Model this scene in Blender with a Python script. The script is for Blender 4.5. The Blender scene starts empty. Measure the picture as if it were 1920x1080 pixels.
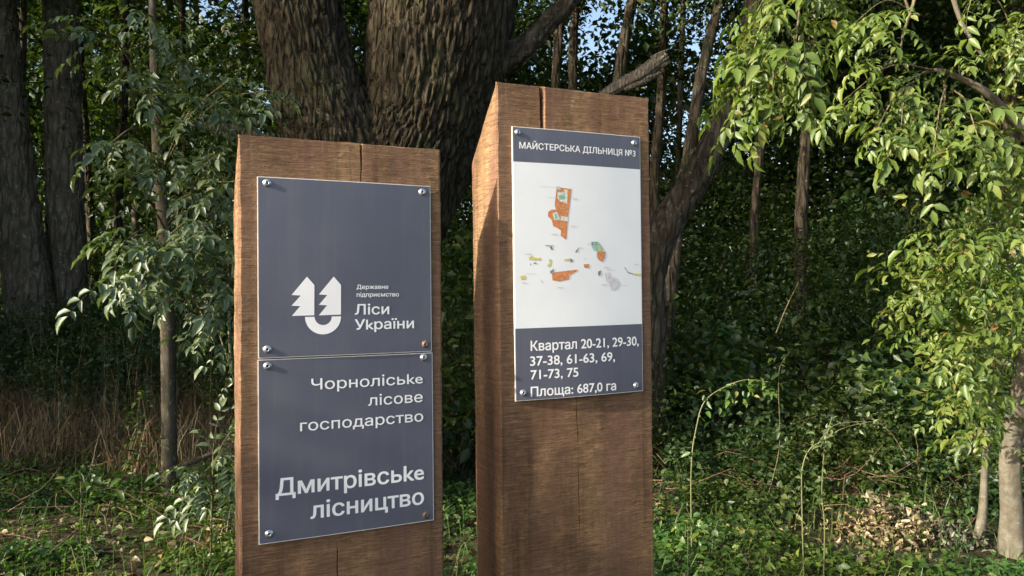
import bpy, math, random
import numpy as np
from mathutils import Vector, Matrix, noise
R_ = math.radians
SC = bpy.context.scene
COL = SC.collection

# ------------------------------------------------------------------ camera
F = 1387.0                      # focal length in pixels of the 1920 px photograph
cam_d = bpy.data.cameras.new('camera'); cam = bpy.data.objects.new('camera', cam_d); COL.objects.link(cam)
cam_d.sensor_width = 36.0; cam_d.lens = F / 1920 * 36.0
cam_d.clip_start = 0.05; cam_d.clip_end = 1500
CAMZ = 1.6; PITCH = R_(0.41)
cam.location = (0, 0, CAMZ); cam.rotation_euler = (R_(90) + PITCH, 0, 0)
SC.camera = cam

# ------------------------------------------------------------------ light
SUN_AZ = R_(-150.5); SUN_EL = R_(21.0)          # direction towards the sun, maths angle from +X
sdir = Vector((math.cos(SUN_AZ) * math.cos(SUN_EL), math.sin(SUN_AZ) * math.cos(SUN_EL), math.sin(SUN_EL)))
W = bpy.data.worlds.new('World'); SC.world = W; W.use_nodes = True
wn = W.node_tree; bg = wn.nodes['Background']
sky = wn.nodes.new('ShaderNodeTexSky'); sky.sky_type = 'NISHITA'; sky.sun_disc = False
sky.sun_elevation = SUN_EL; sky.sun_rotation = math.pi / 2 - SUN_AZ
sky.air_density = 1.0; sky.dust_density = 4.0; sky.ozone_density = 1.0
wn.links.new(sky.outputs[0], bg.inputs[0]); bg.inputs[1].default_value = 0.15
sl = bpy.data.lights.new('sun', 'SUN'); sun = bpy.data.objects.new('sun', sl); COL.objects.link(sun)
sl.energy = 4.6; sl.angle = R_(0.55); sl.color = (1.0, 0.89, 0.73)
sun.rotation_euler = sdir.to_track_quat('Z', 'Y').to_euler(); sun.location = (-8, -4, 9)
SC.view_settings.view_transform = 'Standard'; SC.view_settings.look = 'None'
SC.view_settings.gamma = 1.0; SC.view_settings.use_curve_mapping = False
SC.view_settings.exposure = 1.25
cy = SC.cycles
cy.max_bounces = 6; cy.diffuse_bounces = 3; cy.glossy_bounces = 2; cy.transmission_bounces = 3
cy.transparent_max_bounces = 4; cy.caustics_reflective = False; cy.caustics_refractive = False

# ------------------------------------------------------------------ helpers
def at(px, py, Y):
    """the place at depth Y that the photograph shows at pixel px, py"""
    dx, dz = (px - 960) / F, (540 - py) / F
    c, s = math.cos(PITCH), math.sin(PITCH)
    k = Y / (c - dz * s)
    return Vector((dx * k, Y, CAMZ + (s + dz * c) * k))

def smooth(a, b, t):
    t = min(1, max(0, (t - a) / (b - a))); return t * t * (3 - 2 * t)
def ground_z(x, y):
    z = 0.62 * smooth(5.5, 12, y) + 0.6 * smooth(12, 30, y)
    return z + 0.05 * noise.noise(Vector((x * .5, y * .5, 3))) * smooth(2, 5, y)

def props(o, label=None, cat=None, group=None, kind=None):
    if label: o['label'] = label
    if cat: o['category'] = cat
    if group: o['group'] = group
    if kind: o['kind'] = kind
    return o
def link(name, data, parent=None, mat=None):
    o = bpy.data.objects.new(name, data); COL.objects.link(o)
    if parent is not None: o.parent = parent
    if mat is not None and data is not None and not data.materials: data.materials.append(mat)
    return o
def thing(name, loc, label, cat, group=None):
    return props(link(name, None), label, cat, group) if loc is None else _place(props(link(name, None), label, cat, group), loc)
def _place(o, loc):
    o.location = loc; o.empty_display_size = .2; return o

def mesh_np(name, V, Fc, smooth_=False):
    """V (n,3), Fc (m,k)"""
    V = np.asarray(V, dtype=np.float32); Fc = np.asarray(Fc, dtype=np.int32)
    m = bpy.data.meshes.new(name)
    m.vertices.add(len(V)); m.vertices.foreach_set('co', V.ravel())
    k = Fc.shape[1]
    m.loops.add(Fc.size); m.loops.foreach_set('vertex_index', Fc.ravel())
    m.polygons.add(len(Fc)); m.polygons.foreach_set('loop_start', np.arange(0, Fc.size, k, dtype=np.int32))
    if smooth_: m.polygons.foreach_set('use_smooth', np.ones(len(Fc), dtype=bool))
    m.update(calc_edges=True); m.validate()
    return m

def local(o_loc, V):
    return np.asarray(V) - np.array(o_loc)[None, :]

# ---- a lofted tube round a path (trunks, limbs, stems)
def spline(pts, n):
    P = [np.array(p, float) for p in pts]
    if len(P) == 2: return np.array([P[0] + (P[1] - P[0]) * t for t in np.linspace(0, 1, n)])
    P = [2 * P[0] - P[1]] + P + [2 * P[-1] - P[-2]]
    segs = len(P) - 3; out = []
    for t in np.linspace(0, segs, n):
        i = min(int(t), segs - 1); u = t - i; a, b, c, d = P[i:i + 4]
        out.append(.5 * ((2 * b) + (c - a) * u + (2 * a - 5 * b + 4 * c - d) * u * u + (3 * b - a - 3 * c + d) * u ** 3))
    return np.array(out)

def tube(path, radii, seg=8, rings=None, bark=0.0, bscale=(9, 2.2), rough=0.0, seed=0, cap=False):
    """path (k,3), radii (k,): verts and quads; bark > 0 gives furrowed relief in metres"""
    n = rings or max(4, len(path) * 4)
    C = spline(path, n)
    t = np.linspace(0, len(radii) - 1, n); Rr = np.interp(t, range(len(radii)), radii)
    T = np.gradient(C, axis=0); T /= np.linalg.norm(T, axis=1)[:, None]
    u = np.cross(T[0], [0.3, 1, 0.1]); u /= np.linalg.norm(u)
    V = []; L = 0.0; prev = C[0]
    for i in range(n):
        u = u - T[i] * (u @ T[i]); u /= np.linalg.norm(u); w = np.cross(T[i], u)
        L += np.linalg.norm(C[i] - prev); prev = C[i]
        for j in range(seg):
            a = 2 * math.pi * j / seg
            r = Rr[i]
            if rough:
                r *= 1 + rough * noise.noise(Vector((math.cos(a) * 1.1 + seed, math.sin(a) * 1.1, L * .9)))
                r *= 1 + .5 * rough * noise.noise(Vector((math.cos(a) * 3 + seed, math.sin(a) * 3, L * 2.3)))
            if bark:
                ar = a * max(.04, np.mean(radii))
                cx, cyy = math.cos(a) * np.mean(radii), math.sin(a) * np.mean(radii)
                wob = .55 * noise.noise(Vector((cx * 3, cyy * 3, L * 1.7 + seed)))
                q = Vector((cx * bscale[0] + wob, cyy * bscale[0] + wob, L * bscale[1] + wob * 1.5 + seed))
                d = noise.voronoi(q)[0]
                e = min(1.0, (d[1] - d[0]) * 2.6)
                r += bark * (e ** .6 - .7) + bark * .35 * noise.noise(q * 3.7)
            V.append(C[i] + u * (math.cos(a) * r) + w * (math.sin(a) * r))
    Fc = [(i * seg + j, i * seg + (j + 1) % seg, (i + 1) * seg + (j + 1) % seg, (i + 1) * seg + j)
          for i in range(n - 1) for j in range(seg)]
    if cap:
        for i0, rev in ((0, True), ((n - 1) * seg, False)):
            ci = len(V); V.append(C[0] if rev else C[-1])
            for j in range(0, seg, 1):
                a, b = i0 + j, i0 + (j + 1) % seg
                Fc.append((b, a, ci, ci) if rev else (a, b, ci, ci))
    return np.array(V), np.array(Fc)

def join(parts):
    Vs, Fs, o = [], [], 0
    for V, Fc in parts:
        Vs.append(V); Fs.append(np.asarray(Fc) + o); o += len(V)
    return np.vstack(Vs), np.vstack(Fs)

def clean_tube_mesh(name, VF, sm=True):
    V, Fc = VF
    tri = Fc[:, 2] == Fc[:, 3]
    if not tri.any(): return mesh_np(name, V, Fc, sm)
    m = bpy.data.meshes.new(name)
    m.from_pydata(V.tolist(), [], [tuple(f[:3]) if f[2] == f[3] else tuple(f) for f in Fc.tolist()])
    if sm: m.polygons.foreach_set('use_smooth', [len(p.vertices) == 4 for p in m.polygons])
    m.update(); return m

# ---- leaves
rng = np.random.default_rng(7)
def unit(a): return a / np.maximum(1e-9, np.linalg.norm(a, axis=1))[:, None]
def leaves(P, D, N, L, Wd, fold=.25, six=False):
    """folded leaf blades: P base points, D directions, N rough normals"""
    P, D, N = map(np.asarray, (P, D, N)); n = len(P)
    D = unit(D); S = unit(np.cross(D, N)); N = np.cross(S, D)
    L = np.broadcast_to(L, n)[:, None]; Wd = np.broadcast_to(Wd, n)[:, None]
    if not six:
        V = np.stack([P, P + D * L * .45 + S * Wd / 2 + N * Wd * fold, P + D * L - N * L * .08, P + D * L * .45 - S * Wd / 2 + N * Wd * fold], 1)
        b = np.arange(n)[:, None] * 4
        Fc = np.concatenate([b + [0, 1, 2], b + [0, 2, 3]])
    else:
        V = np.stack([P, P + D * L * .28 + S * Wd * .46 + N * Wd * fold, P + D * L * .62 + S * Wd * .40 + N * Wd * fold * .7,
                      P + D * L - N * L * .16, P + D * L * .62 - S * Wd * .40 + N * Wd * fold * .7, P + D * L * .28 - S * Wd * .46 + N * Wd * fold,
                      P + D * L * .5 - N * L * .01], 1)
        b = np.arange(n)[:, None] * 7
        Fc = np.concatenate([b + [0, 1, 6], b + [1, 2, 6], b + [2, 3, 6], b + [3, 4, 6], b + [4, 5, 6], b + [5, 0, 6]])
    return V.reshape(-1, 3), Fc

def cloud(centres, radii, per, L, ratio=.5, flat=.55, down=.35, six=False, rg=None):
    """leaf clumps round centres: sprays whose leaves face roughly up and hang a little"""
    rg = rg or rng
    centres = np.asarray(centres); k = len(centres); radii = np.broadcast_to(radii, k)
    n = k * per
    off = rg.normal(size=(n, 3)) * np.array([.62, .62, .42])
    C = np.repeat(centres, per, 0); rr = np.repeat(radii, per)[:, None]
    P = C + off * rr
    tilt = np.repeat(rg.normal(size=(k, 3)) * .5, per, 0)
    D = rg.normal(size=(n, 3)) * [1, 1, .5] + off * .6 + [0, 0, -down] + tilt
    N = rg.normal(size=(n, 3)) * flat + [0, 0, 1] + tilt
    Ls = L * rg.uniform(.6, 1.25, n)
    return leaves(P, D, N, Ls, Ls * ratio * rg.uniform(.8, 1.2, n), six=six)

# ------------------------------------------------------------------ materials
def mat(name):
    m = bpy.data.materials.new(name); m.use_nodes = True
    nt = m.node_tree; nt.nodes.clear()
    out = nt.nodes.new('ShaderNodeOutputMaterial')
    return m, nt, out
def N_(nt, t, **kw):
    n = nt.nodes.new(t)
    for k, v in kw.items():
        if k in n.inputs.keys() if isinstance(k, str) else False: n.inputs[k].default_value = v
        else: setattr(n, k, v)
    return n
def ramp(nt, fac, stops):
    r = nt.nodes.new('ShaderNodeValToRGB'); e = r.color_ramp.elements
    while len(e) < len(stops): e.new(.5)
    for i, (p, c) in enumerate(stops):
        e[i].position = p; e[i].color = (*c, 1) if len(c) == 3 else c
    nt.links.new(fac, r.inputs[0]); return r.outputs[0]
def coords(nt, scale=(1, 1, 1), which='Object', rot=(0, 0, 0)):
    tc = nt.nodes.new('ShaderNodeTexCoord'); mp = nt.nodes.new('ShaderNodeMapping')
    mp.inputs['Scale'].default_value = scale; mp.inputs['Rotation'].default_value = rot
    nt.links.new(tc.outputs[which], mp.inputs[0]); return mp.outputs[0]
def noi(nt, vec, scale, detail=4, rough=.6, dist=0):
    n = nt.nodes.new('ShaderNodeTexNoise'); n.inputs['Scale'].default_value = scale; n.inputs['Detail'].default_value = detail
    n.inputs['Roughness'].default_value = rough; n.inputs['Distortion'].default_value = dist
    nt.links.new(vec, n.inputs['Vector']); return n.outputs[0]
def mix(nt, fac, a, b, mode='MIX'):
    m = nt.nodes.new('ShaderNodeMix'); m.data_type = 'RGBA'; m.blend_type = mode
    for s, v in ((0, fac), (6, a), (7, b)):
        if isinstance(v, (int, float)): m.inputs[s].default_value = v
        elif isinstance(v, tuple): m.inputs[s].default_value = (*v, 1)
        else: nt.links.new(v, m.inputs[s])
    return m.outputs[2]
def math_(nt, op, a, b=0.0, c=None):
    m = nt.nodes.new('ShaderNodeMath'); m.operation = op
    for s, v in enumerate((a, b) if c is None else (a, b, c)):
        if isinstance(v, (int, float)): m.inputs[s].default_value = v
        else: nt.links.new(v, m.inputs[s])
    return m.outputs[0]
def pbsdf(nt, out, col, rough=.8, spec=.3, metal=0.0, bump=None, bdist=.01, bstr=1.0):
    p = nt.nodes.new('ShaderNodeBsdfPrincipled')
    for k, v in (('Base Color', col), ('Roughness', rough), ('Specular IOR Level', spec), ('Metallic', metal)):
        if isinstance(v, tuple): p.inputs[k].default_value = (*v, 1)
        elif isinstance(v, (int, float)): p.inputs[k].default_value = v
        else: nt.links.new(v, p.inputs[k])
    if bump is not None:
        b = nt.nodes.new('ShaderNodeBump'); b.inputs['Distance'].default_value = bdist; b.inputs['Strength'].default_value = bstr
        nt.links.new(bump, b.inputs['Height']); nt.links.new(b.outputs[0], p.inputs['Normal'])
    nt.links.new(p.outputs[0], out.inputs[0]); return p

def leaf_mat(name, stops, trans=.35, gloss=.06, rough=.45, tint=(1.25, 1.35, .5)):
    """every leaf island takes its own colour from stops"""
    m, nt, out = mat(name)
    g = nt.nodes.new('ShaderNodeNewGeometry'); oi = nt.nodes.new('ShaderNodeObjectInfo')
    r = math_(nt, 'FRACT', math_(nt, 'ADD', g.outputs['Random Per Island'], oi.outputs['Random']))
    col = ramp(nt, r, stops)
    v = noi(nt, coords(nt), 1.3, 3)
    col = mix(nt, 1.0, col, ramp(nt, v, [(.3, (.55, .6, .6)), (.7, (1.25, 1.2, 1.1))]), 'MULTIPLY')
    v2 = noi(nt, coords(nt), .8, 2)
    col = mix(nt, 1.0, col, ramp(nt, v2, [(.35, (.80, 1.02, 1.05)), (.65, (1.22, 1.04, .82))]), 'MULTIPLY')
    d = nt.nodes.new('ShaderNodeBsdfDiffuse'); t = nt.nodes.new('ShaderNodeBsdfTranslucent')
    nt.links.new(col, d.inputs[0]); nt.links.new(mix(nt, 1.0, col, tint, 'MULTIPLY'), t.inputs[0])
    a = nt.nodes.new('ShaderNodeMixShader'); a.inputs[0].default_value = trans
    nt.links.new(d.outputs[0], a.inputs[1]); nt.links.new(t.outputs[0], a.inputs[2])
    gl = nt.nodes.new('ShaderNodeBsdfGlossy'); gl.inputs['Roughness'].default_value = rough; gl.inputs[0].default_value = (.9, .95, 1, 1)
    b = nt.nodes.new('ShaderNodeMixShader'); b.inputs[0].default_value = gloss
    nt.links.new(a.outputs[0], b.inputs[1]); nt.links.new(gl.outputs[0], b.inputs[2]); nt.links.new(b.outputs[0], out.inputs[0])
    return m

def bark_mat(name, c0, c1, c2, sx=26, sz=5, bd=.02, moss=None, lichen=.0, crk=.45):
    m, nt, out = mat(name)
    v = coords(nt, (sx, sx, sz)); a = noi(nt, v, 1.0, 6, .65, .6)
    vo = nt.nodes.new('ShaderNodeTexVoronoi'); vo.feature = 'DISTANCE_TO_EDGE'
    wv = nt.nodes.new('ShaderNodeVectorMath'); wv.operation = 'ADD'
    nn = nt.nodes.new('ShaderNodeTexNoise'); nn.inputs['Scale'].default_value = .7; nn.inputs['Detail'].default_value = 3
    nt.links.new(v, nn.inputs['Vector']); nt.links.new(v, wv.inputs[0]); nt.links.new(nn.outputs['Color'], wv.inputs[1])
    nt.links.new(wv.outputs[0], vo.inputs['Vector']); vo.inputs['Scale'].default_value = .55
    crack = ramp(nt, vo.outputs['Distance'], [(0, (0, 0, 0)), (.22, (1, 1, 1))])
    big = noi(nt, coords(nt), 1.6, 4)
    col = ramp(nt, a, [(.25, c0), (.5, c1), (.78, c2)])
    col = mix(nt, 1.0, col, ramp(nt, big, [(.3, (.65, .66, .62)), (.7, (1.25, 1.2, 1.15))]), 'MULTIPLY')
    if moss:
        g = noi(nt, coords(nt, (1, 1, 1)), 3.1, 5)
        col = mix(nt, ramp(nt, g, [(.5, (0, 0, 0)), (.68, (.7, .7, .7))]), col, moss)
    if lichen:
        g = noi(nt, coords(nt), 19, 4, .7)
        col = mix(nt, ramp(nt, g, [(.6, (0, 0, 0)), (.66, (lichen,) * 3)]), col, (.30, .31, .25))
    col = mix(nt, crack, mix(nt, 1.0, col, (crk, crk * .95, crk * .9), 'MULTIPLY'), col)
    h = math_(nt, 'ADD', math_(nt, 'MULTIPLY', a, .6), crack)
    pbsdf(nt, out, col, .92, .15, bump=h if crk < .8 else a, bdist=bd, bstr=.9)
    return m

M = {}
M['oak_bark'] = bark_mat('oak_bark', (.022, .018, .011), (.055, .047, .031), (.112, .098, .072), 34, 7, .018, moss=(.055, .06, .028))
M['dark_bark'] = bark_mat('dark_bark', (.028, .023, .017), (.082, .068, .051), (.15, .13, .10), 22, 5, .02, moss=(.04, .05, .025), lichen=.5)
M['left_bark'] = bark_mat('lichened_bark', (.05, .042, .032), (.145, .125, .095), (.25, .225, .175), 20, 5, .02, moss=(.075, .09, .045), lichen=.8, crk=.75)
M['grey_bark'] = bark_mat('grey_bark', (.06, .053, .042), (.13, .118, .095), (.21, .195, .165), 30, 9, .004, lichen=.8, crk=.85)
M['pale_bark'] = bark_mat('pale_bark', (.075, .07, .055), (.155, .145, .12), (.25, .24, .205), 16, 16, .003, lichen=.7, crk=.92)
M['dead_wood'] = bark_mat('dead_wood', (.07, .06, .047), (.18, .16, .13), (.30, .275, .23), 70, 4, .008, crk=.7)
M['twig'] = bark_mat('twig_bark', (.08, .07, .04), (.17, .15, .09), (.26, .24, .16), 60, 20, .001)
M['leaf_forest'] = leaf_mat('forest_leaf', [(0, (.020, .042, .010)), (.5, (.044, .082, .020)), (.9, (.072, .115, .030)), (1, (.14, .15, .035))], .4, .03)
M['leaf_under'] = leaf_mat('undergrowth_leaf', [(0, (.024, .052, .012)), (.6, (.054, .100, .025)), (1, (.10, .135, .035))], .38, .03)
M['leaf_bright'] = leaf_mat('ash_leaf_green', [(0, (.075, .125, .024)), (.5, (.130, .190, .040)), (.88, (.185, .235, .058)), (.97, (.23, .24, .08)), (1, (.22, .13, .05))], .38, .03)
M['leaf_dusty'] = leaf_mat('ash_leaf_dusty', [(0, (.075, .115, .045)), (.6, (.115, .158, .068)), (1, (.165, .205, .10))], .25, .05)
M['leaf_cover'] = leaf_mat('ground_cover_leaf', [(0, (.045, .10, .02)), (.6, (.085, .165, .033)), (.93, (.13, .205, .046)), (1, (.24, .22, .08))], .35, .035)
M['leaf_yellow'] = leaf_mat('yellow_green_leaf', [(0, (.20, .26, .03)), (1, (.30, .34, .05))], .4, .05)
M['grass_dry'] = leaf_mat('dry_grass', [(0, (.10, .068, .042)), (.5, (.19, .135, .082)), (1, (.36, .29, .18))], .2, .03, tint=(1, .9, .7))
M['twig_dead'] = bark_mat('dead_twig', (.08, .05, .035), (.17, .115, .08), (.28, .21, .15), 60, 20, .001)
M['leaf_dead'] = leaf_mat('dead_leaf', [(0, (.07, .05, .03)), (.5, (.19, .15, .095)), (1, (.38, .33, .23))], .2, .03, tint=(1, .9, .7))
M['stem'] = leaf_mat('weed_stem', [(0, (.12, .13, .055)), (1, (.22, .21, .10))], .1, .04)

def ground_mat():
    m, nt, out = mat('soil_litter'); v = coords(nt)
    a = noi(nt, v, 9, 8, .7); b = noi(nt, v, 1.1, 4)
    col = ramp(nt, a, [(.3, (.022, .017, .011)), (.5, (.06, .045, .028)), (.62, (.11, .085, .052)), (.75, (.19, .155, .10))])
    col = mix(nt, ramp(nt, b, [(.45, (0, 0, 0)), (.62, (.75, .75, .75))]), col, (.03, .045, .015))
    pbsdf(nt, out, col, .95, .1, bump=a, bdist=.05)
    return m
M['soil'] = ground_mat()

def wood_mat():
    m, nt, out = mat('rough_sawn_stained_timber')
    # the saw leaves fine level ridges across the faces, the grain runs up the post
    tc = nt.nodes.new('ShaderNodeTexCoord')
    def mp(s, rot=(0, 0, 0)):
        k = nt.nodes.new('ShaderNodeMapping'); k.inputs['Scale'].default_value = s; k.inputs['Rotation'].default_value = rot
        nt.links.new(tc.outputs['Object'], k.inputs[0]); return k.outputs[0]
    saw = noi(nt, mp((11, 11, 190), (0, R_(1.2), 0)), 1.0, 4, .75, .25)
    saw2 = noi(nt, mp((26, 26, 420), (0, R_(-.8), 0)), 1.0, 2, .6)
    grain = noi(nt, mp((210, 210, 5)), 1.0, 4, .7, .2)
    fine = noi(nt, mp((70, 70, 300)), 1.0, 3, .8)
    blot = noi(nt, mp((7, 7, 3.2)), 1.0, 5, .62, .5)
    blot2 = noi(nt, mp((2.2, 2.2, 1.1)), 1.0, 3, .5)
    col = ramp(nt, blot, [(.28, (.108, .062, .032)), (.46, (.190, .113, .057)), (.62, (.275, .170, .088)), (.78, (.40, .26, .142))])
    col = mix(nt, ramp(nt, blot2, [(.42, (0, 0, 0)), (.66, (.45, .45, .45))]), col, (.165, .112, .075))
    lines = math_(nt, 'ADD', math_(nt, 'MULTIPLY', saw, .6), math_(nt, 'MULTIPLY', saw2, .4))
    patch = ramp(nt, noi(nt, mp((16, 16, 9)), 1.0, 3, .6), [(.35, (.35, .35, .35)), (.55, (1, 1, 1))])       # the saw marks come and go
    patch2 = ramp(nt, noi(nt, mp((13, 13, 4)), 1.0, 3, .6), [(.4, (.15, .15, .15)), (.65, (.45, .45, .45))])
    col = mix(nt, patch, col, mix(nt, 1.0, col, ramp(nt, lines, [(.36, (.46, .43, .41)), (.5, (.96, .96, .96)), (.62, (1.55, 1.52, 1.5))]), 'MULTIPLY'))
    col = mix(nt, patch2, col, mix(nt, 1.0, col, ramp(nt, grain, [(.3, (.82, .80, .79)), (.5, (1, 1, 1)), (.72, (1.14, 1.13, 1.12))]), 'MULTIPLY'))
    spot = noi(nt, mp((60, 60, 80)), 1.0, 5, .75)
    col = mix(nt, 1.0, col, ramp(nt, spot, [(.32, (.72, .70, .69)), (.5, (1, 1, 1)), (.7, (1.22, 1.22, 1.22))]), 'MULTIPLY')
    band = noi(nt, mp((34, 34, 1.3), (0, R_(.6), 0)), 1.0, 5, .65, .35)      # the long grain of the log
    col = mix(nt, 1.0, col, ramp(nt, band, [(.28, (.60, .57, .55)), (.46, (1, 1, 1)), (.7, (1.22, 1.2, 1.16))]), 'MULTIPLY')
    redn = noi(nt, mp((11, 11, 2.4)), 1.0, 3, .6)
    col = mix(nt, ramp(nt, redn, [(.42, (0, 0, 0)), (.62, (.5, .5, .5))]), col, (.185, .095, .070))
    # pale raw fibres torn up by the saw, mostly near the top of the post
    sep = nt.nodes.new('ShaderNodeSeparateXYZ'); nt.links.new(tc.outputs['Object'], sep.inputs[0])
    top = nt.nodes.new('ShaderNodeMapRange'); nt.links.new(sep.outputs[2], top.inputs[0])
    top.inputs[1].default_value = -.9; top.inputs[2].default_value = 0.0; top.inputs[3].default_value = .1; top.inputs[4].default_value = .75
    fl = noi(nt, mp((45, 45, 170), (0, R_(3), 0)), 1.0, 5, .8, .5)
    fib = ramp(nt, math_(nt, 'ADD', math_(nt, 'MULTIPLY', fl, .75), math_(nt, 'MULTIPLY', blot, .25)), [(.58, (0, 0, 0)), (.68, (.9, .9, .9))])
    col = mix(nt, math_(nt, 'MULTIPLY', fib, top.outputs[0]), col, (.52, .38, .25))
    # timber tone darkens low down the post
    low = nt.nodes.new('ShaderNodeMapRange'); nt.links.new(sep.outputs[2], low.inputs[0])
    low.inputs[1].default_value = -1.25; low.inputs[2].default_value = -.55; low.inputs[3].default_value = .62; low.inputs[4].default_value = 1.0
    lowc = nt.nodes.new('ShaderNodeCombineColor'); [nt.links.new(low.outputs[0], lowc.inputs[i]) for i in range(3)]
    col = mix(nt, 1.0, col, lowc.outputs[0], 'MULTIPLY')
    h = math_(nt, 'ADD', math_(nt, 'ADD', lines, math_(nt, 'MULTIPLY', grain, .2)), math_(nt, 'MULTIPLY', fine, .6))
    h = math_(nt, 'ADD', h, math_(nt, 'MULTIPLY', spot, .5))
    pbsdf(nt, out, col, .82, .22, bump=h, bdist=.0030, bstr=1.0)
    return m
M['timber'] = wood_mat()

def plain(name, col, rough=.4, spec=.5, metal=0.0, var=.06, scale=14):
    m, nt, out = mat(name)
    n = noi(nt, coords(nt), scale, 4)
    c = mix(nt, 1.0, col, ramp(nt, n, [(.3, (1 - var,) * 3), (.7, (1 + var,) * 3)]), 'MULTIPLY')
    n2 = noi(nt, coords(nt), 3, 3)
    pbsdf(nt, out, c, rough, spec, metal, bump=n2, bdist=.002, bstr=.25)
    return m
def film_mat():
    m, nt, out = mat('grey_printed_film'); v = coords(nt)
    dust = noi(nt, v, 9, 3, .5); streak = noi(nt, coords(nt, (60, 60, 3)), 1.0, 3, .6); fleck = noi(nt, v, 420, 2, .5)
    c = mix(nt, ramp(nt, dust, [(.4, (0, 0, 0)), (.75, (.12, .12, .12))]), (.097, .105, .142), (.22, .22, .22))
    c = mix(nt, ramp(nt, streak, [(.5, (0, 0, 0)), (.75, (.07, .07, .07))]), c, (.30, .29, .27))
    ro = math_(nt, 'ADD', math_(nt, 'MULTIPLY', dust, .12), .26)
    pbsdf(nt, out, c, ro, .5, bump=noi(nt, v, 4, 2), bdist=.003, bstr=.1)
    return m
M['print_grey'] = film_mat()
M['print_white'] = plain('white_printed_film', (.81, .84, .85), .38, .5, var=.02)
M['letters'] = plain('white_lettering', (.90, .90, .90), .4, .5, var=.02)
M['board_edge'] = plain('white_board_edge', (.80, .76, .68), .5, .4, var=.1, scale=80)
M['zinc'] = plain('zinc_screw', (.55, .56, .58), .38, .5, .85, var=.25, scale=220)
M['rust'] = plain('rusty_screw', (.20, .14, .11), .6, .4, .5, var=.4, scale=220)
M['recess'] = plain('screw_recess', (.05, .045, .04), .6, .3, .3)
INK = {'o': (.62, .235, .08), 'p': (.66, .72, .62), 'g': (.28, .50, .40), 'b': (.38, .55, .58), 'k': (.20, .24, .23), 'y': (.60, .56, .16),
       'l': (.62, .62, .63), 't': (.52, .53, .53)}
for k, c in INK.items(): M['ink_' + k] = plain('map_ink_' + k, c, .42, .45, var=.22, scale=160)
M['ink_b'].name = 'map_ink_blue'; M['ink_o'].name = 'map_ink_orange'; M['ink_p'].name = 'map_ink_pale'; M['ink_g'].name = 'map_ink_green'
M['ink_k'].name = 'map_ink_dark'; M['ink_y'].name = 'map_ink_yellow'; M['ink_l'].name = 'map_ink_grey'; M['ink_t'].name = 'map_ink_line'

# ------------------------------------------------------------------ ground
def make_ground():
    def axis(lo, hi, step, far):
        a = list(np.arange(lo, hi + 1e-6, step)); g = step; x = hi; 
        up = []
        while x < far: g *= 1.35; x += g; up.append(x)
        g = step; x = lo; dn = []
        while x > -far: g *= 1.35; x -= g; dn.append(x)
        return np.array(dn[::-1] + a + up)
    X = axis(-9, 9, .16, 700); Y = axis(-2, 16, .16, 700)
    V = []
    for y in Y:
        for x in X:
            near = abs(x) < 14 and 2 < y < 20
            z = ground_z(x, y) + (0.03 * noise.noise(Vector((x * 2.1, y * 2.1, 0))) + .015 * noise.noise(Vector((x * 7, y * 7, 1))) if near else 0)
            V.append((x, y, z))
    nx, ny = len(X), len(Y)
    i, j = np.meshgrid(np.arange(nx - 1), np.arange(ny - 1)); b = (j * nx + i).ravel()[:, None]
    m = mesh_np('ground', V, b + [0, 1, nx + 1, nx], True)
    props(link('ground', m, None, M['soil']), 'dark forest soil with leaf litter under the trees and posts', kind='structure')
make_ground()

# ------------------------------------------------------------------ sign posts
def post_frame(Rm, T):
    m = Matrix([[*Rm[0], T[0]], [*Rm[1], T[1]], [*Rm[2], T[2] + CAMZ], [0, 0, 0, 1]])
    q = m.to_quaternion().to_matrix().to_4x4(); q.translation = m.translation; return q
MX_L = post_frame([[0.9075, -0.41993, -0.01019], [0.42001, 0.90749, 0.00733], [0.00617, -0.01093, 0.99992]], (-0.53977, 1.4568, 0.31329))
MX_R = post_frame([[0.91257, -0.40875, -0.01229], [0.40864, 0.91264, -0.0104], [0.01547, 0.00447, 0.99987]], (-0.03642, 1.6983, 0.48587))

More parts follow.
